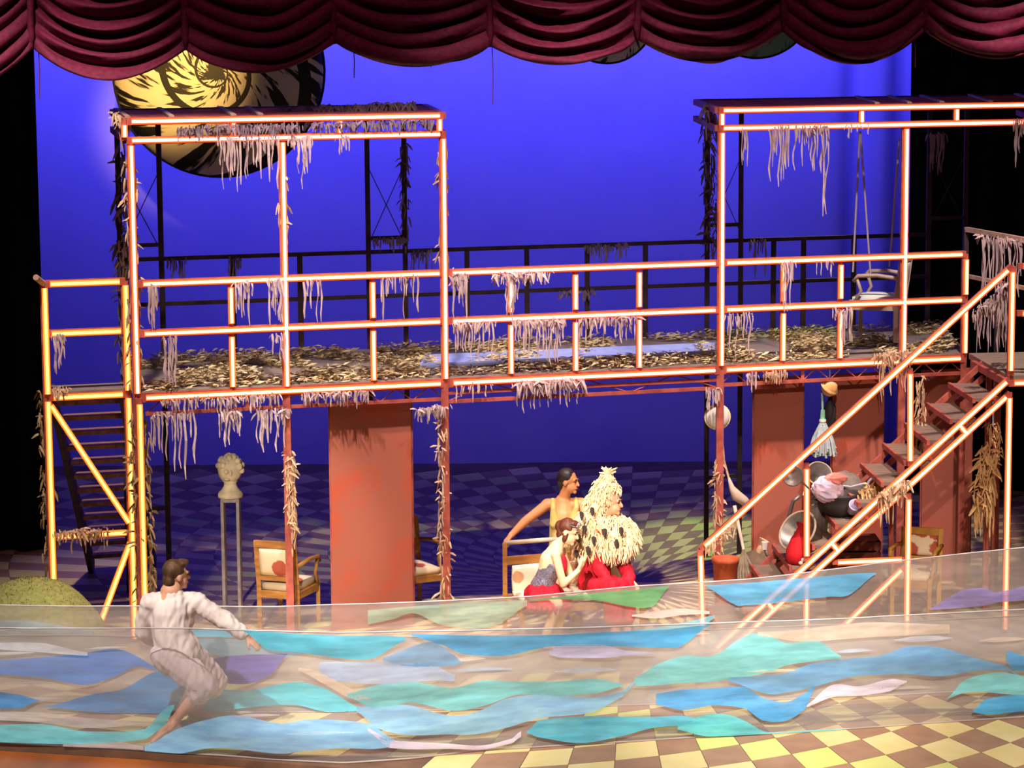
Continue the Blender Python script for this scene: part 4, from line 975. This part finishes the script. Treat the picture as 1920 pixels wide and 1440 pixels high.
rd = random.Random(21); mb = MB(); scraps(mb, c + V((-.14, -.2, .06)), c + V((.1, .2, .1)), 70, .07, rd, (.06, .14)); mb.build('straw', M_cream, t)
MB().ring(c + V((0, 0, .08)), .08, .014, (.4, .7, 0), 16).build('tie', M_rope, t)
c = at_y(1488, 893, 25.36); t = thing('frying_pan', c, 'small grey pan tied on the lit handrail', 'pan')
MB().lathe(c, [(.07, 0), (.10, .03), (.105, .035), (.095, .035), (.06, .01)], 18, (-.3, -.9, .3)).build('pan_bowl', M_tin, t, smooth=True)
MB().tube([c + V((.08, -.03, -.05)), c + V((.15, -.05, -.12))], [.014, .010], 6).build('handle', M_tin, t)
# straw figure hanging at the far right
c = at_y(1852, 900, 26.1); t = thing('straw_figure', c, 'cream straw bundle figure hanging under the stair head', 'stage prop')
rd = random.Random(11); mb = MB(); scraps(mb, at_y(1862, 830, 26.1), at_y(1840, 945, 26.1), 200, .09, rd, (.06, .13)); mb.build('straw_body', M_cream, t)
for dx in (-1, 1):
    mb = MB(); a = at_y(1845 + dx * 12, 935, 26.1)
    for k in range(12): strip(mb, a + V((rd.uniform(-.03, .03), rd.uniform(-.03, .03), 0)), rd.uniform(.2, .4), .012, rd, .3)
    mb.build('straw_leg', M_cream, t)
mb = MB(); scraps(mb, at_y(1862, 790, 26.1), at_y(1866, 830, 26.1), 30, .05, rd, (.05, .12)); mb.build('straw_head', M_cream, t)
MB().tube([at_y(1862, 800, 26.1), at_y(1862, 735, 26.1)], .008, 5).build('cord', M_rope, t)
# ------------------------------------------------------------------ people
class Body:
    def __init__(s): s.mb = MB()
    def cap(s, a, ra, b, rb, n=12):
        a, b = V(a), V(b); d = (b - a); L_ = d.length or 1e-4; d = d / L_; pts = []; rs = []
        for k in range(4): q = PI / 2 * k / 4; pts.append(a - d * ra * math.cos(q)); rs.append(max(ra * math.sin(q), ra * .08))
        for k in range(4): pts.append(a + d * L_ * k / 3); rs.append(ra + (rb - ra) * k / 3)
        for k in range(1, 5): q = PI / 2 * k / 4; pts.append(b + d * rb * math.sin(q)); rs.append(max(rb * math.cos(q), rb * .08))
        s.mb.tube(pts, rs, n); return s
    def chain(s, pts, rs):
        for i in range(len(pts) - 1): s.cap(pts[i], rs[i], pts[i + 1], rs[i + 1])
        return s
    def ell(s, c, r, M=None): s.mb.ball(c, r, 16, 12, M); return s
    def head(s, c, fwd, up, k=1.0):
        c = V(c); fwd = V(fwd).normalized(); up = (V(up) - fwd * V(up).dot(fwd)).normalized(); sd = fwd.cross(up)
        M = Matrix((sd, fwd, up)).transposed(); P = lambda x, y, z: c + M @ V((x, y, z)) * k
        s.ell(P(0, -.01, .03), (.076 * k, .095 * k, .095 * k), M); s.ell(P(0, .025, -.045), (.060 * k, .070 * k, .075 * k), M)
        s.cap(P(0, .092, .012), .011 * k, P(0, .112, -.026), .015 * k); s.ell(P(0, .075, -.098), (.024 * k, .022 * k, .022 * k), M)
        s.cap(P(-.03, .083, .026), .014 * k, P(.03, .083, .026), .014 * k); s.cap(P(-.02, .086, -.062), .011 * k, P(.02, .086, -.062), .011 * k)
        for x in (-1, 1): s.ell(P(x * .078, -.005, -.01), (.010 * k, .022 * k, .032 * k), M)
        s.H = (c, M, k, P); return s
    def hand(s, w, d, n, k=1.0, curl=.35, side=1):
        w, d, n = V(w), V(d).normalized(), V(n); n = (n - d * n.dot(d)).normalized(); x = d.cross(n) * side
        for o in (-.026, 0, .026): s.cap(w + x * o * .6 * k, .018 * k, w + d * .075 * k + x * o * k, .016 * k, 8)
        for o, L_ in ((-.033, .062), (-.011, .078), (.011, .074), (.033, .058)):
            p = w + d * .082 * k + x * o * k; a = curl * .5
            for j in range(3):
                q = p + (d * math.cos(a) + n * math.sin(a)) * L_ * k * (.42, .33, .25)[j]; s.cap(p, .0100 * k, q, .0092 * k, 8); p = q; a += curl
        p = w + d * .02 * k - x * .022 * k; q = p + (d * .7 - x * .7 + n * .3) * .045 * k; s.cap(p, .014 * k, q, .012 * k, 8); s.cap(q, .012 * k, q + (d * .85 - x * .2 + n * .45) * .04 * k, .010 * k, 8); return s
    def foot(s, a, toe, k=1.0):
        a, toe = V(a), V(toe); d = toe - a; s.cap(a - d * .22 + V((0, 0, -.01)), .034 * k, a + d * .55, .036 * k); s.cap(a + d * .5, .038 * k, toe, .024 * k)
        s.cap(a, .042 * k, a + d * .3 - V((0, 0, .02)), .04 * k); return s
    def done(s, name, m, par, vox=.008, sm=3, crease=0):
        o = s.mb.build(name, m, par)
        r = o.modifiers.new('r', 'REMESH'); r.mode = 'VOXEL'; r.voxel_size = vox
        q = o.modifiers.new('s', 'SMOOTH'); q.iterations = sm; q.factor = .5
        dg = bpy.context.evaluated_depsgraph_get(); me = bpy.data.meshes.new_from_object(o.evaluated_get(dg))
        me.name = name; o.modifiers.clear(); old = o.data; o.data = me; bpy.data.meshes.remove(old)
        me.polygons.foreach_set('use_smooth', [True] * len(me.polygons))
        if crease:
            ns = [v.normal.copy() for v in me.vertices]
            for v, nn in zip(me.vertices, ns):
                q = v.co; v.co = q + nn * crease * (noise.noise(V((q.x * 9, q.y * 9, q.z * 6 + q.x * 9))) + .6 * noise.noise(V((q.x * 22, q.y * 22, q.z * 12 - q.x * 16))))
        if not me.materials: me.materials.append(m)
        return o
def face(par, H, eye=None):
    c, M, k, P = H
    for x in (-1, 1):
        MB().ball(P(x * .031, .087, .012), (.012 * k, .008 * k, .007 * k), 8, 6, M).build('eye', M_eye, par, smooth=True)
        MB().tube([P(x * .016, .098, .032), P(x * .032, .098, .038), P(x * .046, .09, .032)], .005 * k, 5).build('eyebrow', M_hair, par)
    MB().tube([P(-.022, .093, -.06), P(0, .101, -.062), P(.022, .093, -.06)], .006 * k, 6).build('lips', M_lip, par, smooth=True)
def skin(name, c): return mat(name, c, tuple(x * .88 for x in c[:3]) + (1,), 9, .55)
M_skin = skin('skin_fair', S(226, 168, 136)); M_skt = skin('skin_tan', S(206, 138, 92)); M_skp = skin('skin_pale', S(240, 200, 160))
M_eye = mat('eye_dark', S(40, 28, 24)); M_lip = mat('lip', S(176, 70, 66)); M_hair = mat('hair_brown', S(96, 66, 36), S(60, 42, 26), 30, .6, stretch=(1, 1, .2))
M_hblk = mat('hair_black', S(34, 28, 28), S(54, 46, 46), 30, .5); M_hred = mat('hair_auburn', S(112, 56, 38), S(74, 36, 28), 30, .5)
M_shirt = mat('white_cotton', S(238, 226, 218), S(226, 210, 206), 6, .85, bump=.2); M_trs = mat('white_linen', S(226, 208, 206), S(206, 188, 196), 6, .85, bump=.2)
M_tank = mat('gold_knit', S(198, 168, 88), S(176, 152, 100), 12, .6); M_fur = mat('white_fur', S(244, 226, 186), S(226, 196, 150), 14, .9)
M_spot = mat('ermine_spot', S(50, 40, 36)); M_sil = mat('silver_sequin', S(170, 164, 180), S(110, 106, 126), 60, .35, .5)
M_robe = mat('scarlet_robe', S(202, 8, 42), S(156, 4, 28), 5, .8, bump=.2)
def hair_cap(par, H, m, extra=(), jit=.04, name='hair'):
    c, M, k, P = H; b = Body(); b.mb.ball(P(0, -.028, .05), (.088 * k, .097 * k, .092 * k), 18, 12, M, jit, 3)
    b.ell(P(0, -.07, -.03), (.070 * k, .05 * k, .07 * k), M)
    for e in extra: b.ell(P(*e[0]), tuple(x * k for x in e[1]), M)
    return b.done(name, m, par, .007, 1)

# --- man in white, mid-step between the two gauze cloths
Yb = 22.1; J = lambda x, y, dy=0: at_y(x, y, Yb + dy)
base = at_z(312, 1386, 0); man = thing('person', base, 'barefoot person in loose white shirt and trousers stepping behind the near gauze', 'person')
neck, chest, waist, pel = J(320, 1110), J(322, 1146), J(322, 1192), J(334, 1222)
shL, shR = J(281, 1130, -.02), J(368, 1130, .04)
elR, wrR = J(425, 1166, .02), J(464, 1194, .04); elL, wrL = J(266, 1184, .08), J(300, 1208, .32)
hpL, hpR = J(316, 1230, -.04), J(350, 1232, .08); knL, ankL = J(384, 1284, -.1), J(328, 1350, .02)
toeL = at_z(286, 1390, .03); knR = J(404, 1276, .35); ankR = at_y(362, 1335, 22.75); toeR = at_z(396, 1344, .03)
hd = J(331, 1079, .02); fwd = V((.86, .48, -.02))
b = Body().head(hd, fwd, (.06, -.02, 1), 1.02)
b.chain([hd - V((0.01, 0, .06)), neck - V((0, 0, .03))], [.058, .066]).chain([neck, chest, waist, pel], [.09, .14, .12, .14]).cap(shL, .07, shR, .07)
b.chain([shR, elR, wrR], [.056, .044, .031]).hand(wrR, J(490, 1217, .04) - wrR, (-.3, .6, -.6), 1.0, .3)
b.chain([shL, elL, wrL], [.056, .044, .031]).hand(wrL, (.3, .8, -.1), (0, 0, -1), 1.0, .4)
b.chain([hpL, knL, ankL], [.095, .062, .042]).foot(ankL, toeL).chain([hpR, knR, ankR], [.095, .062, .042]).foot(ankR, toeR)
b.done('body', M_skin, man); face(man, b.H)
hair_cap(man, b.H, M_hair, (((0, .045, .105), (.065, .05, .035)), ((0, .075, .11), (.04, .03, .025))))
s_ = Body().chain([neck - V((0, 0, .05)), chest, waist, pel + V((0, 0, .02))], [.105, .172, .172, .185]).cap(shL, .092, shR, .088)
s_.chain([chest + V((-.10, 0, .0)), waist + V((-.07, 0, 0))], [.10, .10]).chain([chest + V((.10, .02, 0)), waist + V((.06, .02, 0))], [.10, .10])
s_.chain([shR, elR, elR.lerp(wrR, .72)], [.086, .078, .062]).chain([shL, elL, elL.lerp(wrL, .8)], [.086, .080, .062])
s_.ell(elR.lerp(wrR, .6), (.07, .06, .06)).done('shirt', M_shirt, man, .010, 4, .018)
MB().lathe(neck + V((0, 0, -.02)), [(.072, 0), (.078, .03), (.070, .05)], 18, (.1, .1, 1)).build('collar', M_shirt, man, smooth=True)
MB().lathe(elR.lerp(wrR, .74), [(.058, -.012), (.062, 0), (.05, .014)], 14, wrR - elR).build('cuff', M_shirt, man, smooth=True)
t_ = Body().chain([waist + V((0, 0, -.05)), pel], [.145, .168]).chain([hpL, hpL.lerp(knL, .5), knL, knL.lerp(ankL, .22)], [.15, .135, .115, .105]).chain([hpR, hpR.lerp(knR, .5), knR, knR.lerp(ankR, .25)], [.15, .135, .11, .10])
t_.done('trousers', M_trs, man, .010, 4, .018)

# --- settee with a push handle
Ys = 25.85
A = at_y(947, 1100, 25.78); Bx = at_y(1168, 1100, 26.2); A.z = Bx.z = 0
dx = (Bx - A).normalized(); nf = V((dx.y, -dx.x, 0))
st = thing('settee', A.lerp(Bx, .5), 'wooden settee with flowered back and push handle beneath the fur-caped person', 'settee')
zh = at_y(947, 1018, 25.78).z; zr = at_y(950, 1046, 25.78).z; W_ = (Bx - A).length
for q in (A, Bx):
    MB().beam(q, q + V((0, 0, zh)), .045).build('back_post', M_oak, st); MB().beam(q + nf * .5, q + nf * .5 + V((0, 0, .42)), .045).build('leg', M_oak, st)
    MB().beam(q + V((0, 0, .36)), q + nf * .5 + V((0, 0, .36)), .03, .07).build('seat_rail', M_oak, st)
MB().tube([A + V((0, 0, zh)), Bx + V((0, 0, zh))], .022, 10).build('push_handle', M_pale, st, smooth=True)
MB().beam(A + V((0, 0, zr - .03)), Bx + V((0, 0, zr - .03)), .035, .08).build('crest_rail', M_oak, st)
MB().beam(A + V((0, 0, .40)), Bx + V((0, 0, .40)), .035, .06).build('back_rail', M_oak, st)
MB().beam(A + nf * .5 + V((0, 0, .36)), Bx + nf * .5 + V((0, 0, .36)), .03, .07).build('seat_rail', M_oak, st)
R_s = Matrix((dx, V((0, 0, 1)), nf)).transposed(); R_h = Matrix((dx, -nf, V((0, 0, 1)))).transposed()
for f in (.27, .75):
    cushion(st, 'back_cushion', A.lerp(Bx, f) + V((0, 0, (zr - .05 + .42) / 2)) + nf * .03, W_ * .44, zr - .52, .08, R_s, M_fabw)
    cushion(st, 'seat_cushion', A.lerp(Bx, f) + nf * .26 + V((0, 0, .44)), W_ * .46, .44, .11, R_h, M_fabw)
MB().beam(A.lerp(Bx, .5) + V((0, 0, .4)), A.lerp(Bx, .5) + V((0, 0, zr - .04)), .03).build('centre_stile', M_oak, st)

# --- person in gold vest leaning on the handle, behind the settee
Yc = 26.42; J = lambda x, y, dy=0: at_y(x, y, Yc + dy)
pel = J(1052, 1052); base = V((pel.x, Yc + .1, 0)); ps = thing('person', base, 'person in gold sleeveless vest gripping the settee handle', 'person')
hd = J(1066, 903, -.05); neck, chest, waist = J(1056, 935), J(1056, 968), J(1053, 1015)
shL, shR = J(1026, 946, .02), J(1090, 944, .0); elL = J(984, 978, -.22); wrL = J(958, 1004, -.50)
elR, wrR = J(1104, 990, -.1), J(1092, 1018, -.26)
b = Body().head(hd, (.90, -.40, -.05), (.05, 0, 1), .98)
b.chain([hd - V((.015, 0, .06)), neck - V((0, 0, .02))], [.056, .062]).chain([neck - V((0, 0, .03)), chest, waist, pel], [.085, .135, .115, .13]).cap(shL, .062, shR, .062)
b.chain([shL, elL, wrL], [.056, .046, .032]).hand(wrL, V((-.5, -.55, -.5)), (.5, .2, -.8), 1.0, .75).chain([shR, elR, wrR], [.056, .046, .032]).hand(wrR, V((.2, -.7, -.4)), (0, .2, -1), 1, .7)
for sx in (-1, 1):
    h_, k_, a_ = pel + V((sx * .09, 0, -.04)), V((pel.x + sx * .10, Yc - .04, .46)), V((pel.x + sx * .10, Yc + .06, .08))
    b.chain([h_, k_, a_], [.09, .06, .04]).foot(a_, a_ + V((.10, -.13, -.05)))
b.done('body', M_skt, ps); face(ps, b.H)
hair_cap(ps, b.H, M_hblk, (((0, -.09, .02), (.05, .04, .05)),), .01)
v = Body().chain([chest + V((0, 0, -.07)), waist, pel + V((0, 0, .05))], [.143, .130, .140])
v.chain([shL + V((.055, -.03, .055)), shL + V((.06, -.12, -.02)), chest + V((-.09, -.09, -.06))], [.022, .03, .055]).chain([shR + V((-.055, -.03, .055)), shR + V((-.05, -.12, -.02)), chest + V((.09, -.09, -.06))], [.022, .03, .055]); v.done('vest', M_tank, ps, .009, 3)
tr = Body().cap(pel + V((0, 0, .03)), .15, pel + V((0, 0, -.04)), .155)
for sx in (-1, 1): tr.chain([pel + V((sx * .09, 0, -.05)), V((pel.x + sx * .10, Yc - .04, .46)), V((pel.x + sx * .10, Yc + .05, .16))], [.11, .085, .07])
tr.done('trousers', M_robe, ps, .010, 3, .01)

# --- seated person in scarlet robe, white wig and spotted fur cape
Yw = 25.82; J = lambda x, y, dy=0: at_y(x, y, Yw + dy)
sp = thing('person', V((J(1130, 1150).x, Yw - .1, 0)), 'seated person in scarlet robe with towering cream wig and spotted fur cape', 'person')
hd = J(1146, 942, -.05); neck, chest, waist, pel = J(1130, 978), J(1124, 1015), J(1118, 1060), J(1114, 1098)
shN, shF = J(1122, 1000, -.16), J(1132, 1000, .16); elN, wrN = J(1122, 1062, -.25), J(1141, 1092, -.36); elF, wrF = J(1168, 1060, -.02), J(1182, 1088, -.30)
fw = V((.93, -.36, -.05)); b = Body().head(hd, fw, (0, 0, 1), 1.0)
b.chain([hd - V((.02, 0, .06)), neck], [.055, .065]).chain([neck - V((0, 0, .04)), chest, waist, pel], [.09, .135, .13, .15]).cap(shN, .065, shF, .065)
b.chain([shN, elN, wrN], [.055, .045, .03]).hand(wrN, (.7, -.3, -.45), (.1, 0, -1), 1, .4).chain([shF, elF, wrF], [.055, .045, .03]).hand(wrF, (.5, -.5, -.6), (.1, 0, -1), 1, .4)
legs = []
for dy, kx in ((-.14, 1150), (.06, 1172)):
    h_ = pel + V((0, dy, 0)); k_ = J(kx, 1104, -.42 + dy); a_ = V((k_.x + .02, k_.y + .02, .09)); legs.append((h_, k_, a_)); b.chain([h_, k_, a_], [.095, .062, .042]).foot(a_, a_ + V((.12, -.1, -.05)))
b.done('body', M_skin, sp); face(sp, b.H)
r_ = Body().chain([neck - V((0, 0, .05)), chest, waist, pel], [.11, .15, .15, .16]).chain([shN, elN, elN.lerp(wrN, .85)], [.075, .068, .062]).chain([shF, elF, elF.lerp(wrF, .85)], [.08, .072, .065])
for h_, k_, a_ in legs: r_.chain([h_, k_, k_.lerp(a_, .55)], [.115, .10, .105])
r_.cap(legs[0][1], .1, legs[1][1], .1).done('robe', M_robe, sp, .011, 4, .02)
rd = random.Random(5)
def fur(par, name, blobs, n, L0, L1, m, down=.5, r=.016, pts_filter=None):
    bb = Body()
    for c_, q in blobs: bb.ell(c_, q)
    o = bb.done(name, m, par, .012, 2); me = o.data; o0 = WL[o]
    vs = [(v.co.copy(), v.normal.copy()) for v in me.vertices]; mb = MB()
    for _ in range(n):
        p, nn = rd.choice(vs); p = p + o0; L_ = rd.uniform(L0, L1)
        d = (nn * .7 + V((rd.uniform(-.4, .4), rd.uniform(-.4, .4), -down + rd.uniform(-.2, .2)))).normalized()
        mb.tube([p - nn * .01, p + nn * L_ * .35 + d * L_ * .3, p + d * L_ + V((0, 0, -.25 * L_))], [r, r * .8, r * .15], 4)
    mb.build(name + '_locks', m, o); return o
fur(sp, 'cape', [(J(1132, 1003), (.24, .20, .14)), (J(1102, 1002, -.12), (.13, .13, .20)), (J(1160, 1006, -.04), (.15, .15, .17)), (J(1136, 1018, -.1), (.24, .19, .11)), (J(1134, 980), (.16, .14, .08))], 1900, .04, .12, M_fur, .7, .012)
fur(sp, 'wig', [(hd + V((-.085, .02, .07)), (.10, .11, .11)), (hd + V((-.05, 0, .15)), (.10, .10, .075)), (hd + V((-.035, 0, .24)), (.05, .05, .06)), (hd + V((-.16, 0, -.05)), (.09, .11, .13)), (hd + V((-.19, -.02, -.2)), (.10, .12, .14)), (hd + V((.015, .02, .13)), (.06, .08, .035))], 900, .02, .07, M_fur, .6, .011)
mb = MB()
for k in range(40):
    a = rd.uniform(0, 2 * PI); q = hd + V((-.03, 0, .27)); d = V((math.cos(a) * rd.uniform(.2, .9), math.sin(a) * .5, rd.uniform(.4, 1.2))); mb.tube([q, q + d * .05, q + d * .085 + V((d.x * .02, 0, -.01))], [.014, .012, .003], 5)
mb.build('topknot', M_fur, sp)
for x, y in ((1091, 968), (1110, 960), (1096, 994), (1085, 1011), (1113, 1014), (1134, 1000), (1165, 997), (1156, 1020), (1080, 1040), (1103, 1033)):
    mb = MB()
    for k in range(5): q = J(x, y, -.36 if x < 1120 else -.33) + V((rd.uniform(-.008, .008), rd.uniform(-.01, .01), 0)); mb.tube([q + V((0, .06, .02)), q, q + V((0, -.02, -.035))], [.019, .019, .004], 5)
    mb.build('ermine_tail', M_spot, sp)

# --- crouching person with star tiara, at the near end of the settee
Yd = 25.3; J = lambda x, y, dy=0: at_y(x, y, Yd + dy)
wp = thing('person', V((J(1022, 1180).x, Yd - .02, 0)), 'crouching person with auburn hair, star tiara and red skirt beside the settee', 'person')
hd = J(1066, 998); neck, chest, waist, pel = J(1046, 1022), J(1034, 1050), J(1024, 1082), J(1016, 1108)
shN, shF = J(1042, 1040, -.12), J(1052, 1034, .14); elN, wrN = J(1056, 1096, -.16), J(1084, 1070, -.10); elF, wrF = J(1074, 1088, .12), J(1088, 1064, .0)
b = Body().head(hd, V((.86, -.36, -.28)), (.35, 0, .9), .95)
b.chain([hd - V((.05, 0, .05)), neck], [.048, .052]).chain([neck - V((.01, 0, .02)), chest, waist, pel], [.07, .115, .095, .125]).cap(shN, .05, shF, .05)
b.chain([shN, elN, wrN], [.045, .037, .026]).hand(wrN, (.35, .1, .6), (-.5, .4, .2), .9, .5).chain([shF, elF, wrF], [.045, .037, .026]).hand(wrF, (.3, -.2, .7), (-.4, -.3, 0), .9, .5)
for dy, kx, ax_ in ((-.1, 1046, 1018), (.1, 1058, 1042)):
    h_, k_ = pel + V((.02, dy, -.02)), J(kx, 1132, dy - .1); a_ = J(ax_, 1178, dy + .02); a_.z = .08; b.chain([h_, k_, a_], [.085, .055, .038]).foot(a_, a_ + V((.12, -.04, -.05)), .9)
b.done('body', M_skp, wp); face(wp, b.H)
hair_cap(wp, b.H, M_hred, (((0, -.11, .03), (.06, .05, .06)), ((0, .03, .10), (.07, .05, .04)), ((.06, .0, -.04), (.025, .03, .07)), ((-.06, .0, -.04), (.025, .03, .07))), .05)
cs = Body().chain([chest + V((.01, 0, -.04)), waist, pel + V((.01, 0, .04))], [.118, .106, .130]); cs.done('corset', M_sil, wp, .009, 3)
Body().cap(chest + V((.09, 0, .0)), .06, chest + V((.10, 0, -.08)), .055).done('bodice_front', M_robe, wp, .009, 2)
sk = Body(); sk.ell(pel + V((.02, -.02, -.03)), (.20, .21, .12)); sk.ell(pel + V((.06, -.04, -.10)), (.22, .22, .09)); sk.done('skirt', M_robe, wp, .010, 3, .02)
mb = MB()
for k in range(26): a = 2 * PI * k / 26; q = pel + V((.05, -.03, -.10)); d = V((math.cos(a) * .20, math.sin(a) * .20, 0)); mb.tube([q + d, q + d * 1.12 + V((0, 0, -.03)), q + d * 1.08 + V((0, 0, -.08))], [.03, .028, .01], 5)
mb.build('skirt_frill', M_robe, wp)
c, M, k, P = b.H
tiara = MB().tube([P(.085 * math.sin(a), .08 * math.cos(a), .085) for a in [-1.3 + .26 * i for i in range(11)]], .007, 6).build('tiara_band', M_sil, wp)
M_star = mat('silver_star', S(236, 230, 226), None, 5, .3, .3)
for x, z, r in ((.0, .125, .032), (-.05, .11, .022), (.05, .11, .022)):
    q = P(x, .082, z); f_ = M @ V((0, 1, 0)); u_ = M @ V((0, 0, 1)); s2 = M @ V((1, 0, 0)); vs = []
    for j in range(10): a = PI / 2 + PI * j / 5; rr = r if j % 2 == 0 else r * .42; vs.append(q + (s2 * math.cos(a) + u_ * math.sin(a)) * rr)
    MB().hexa(vs, f_ * .008).build('star', M_star, tiara)
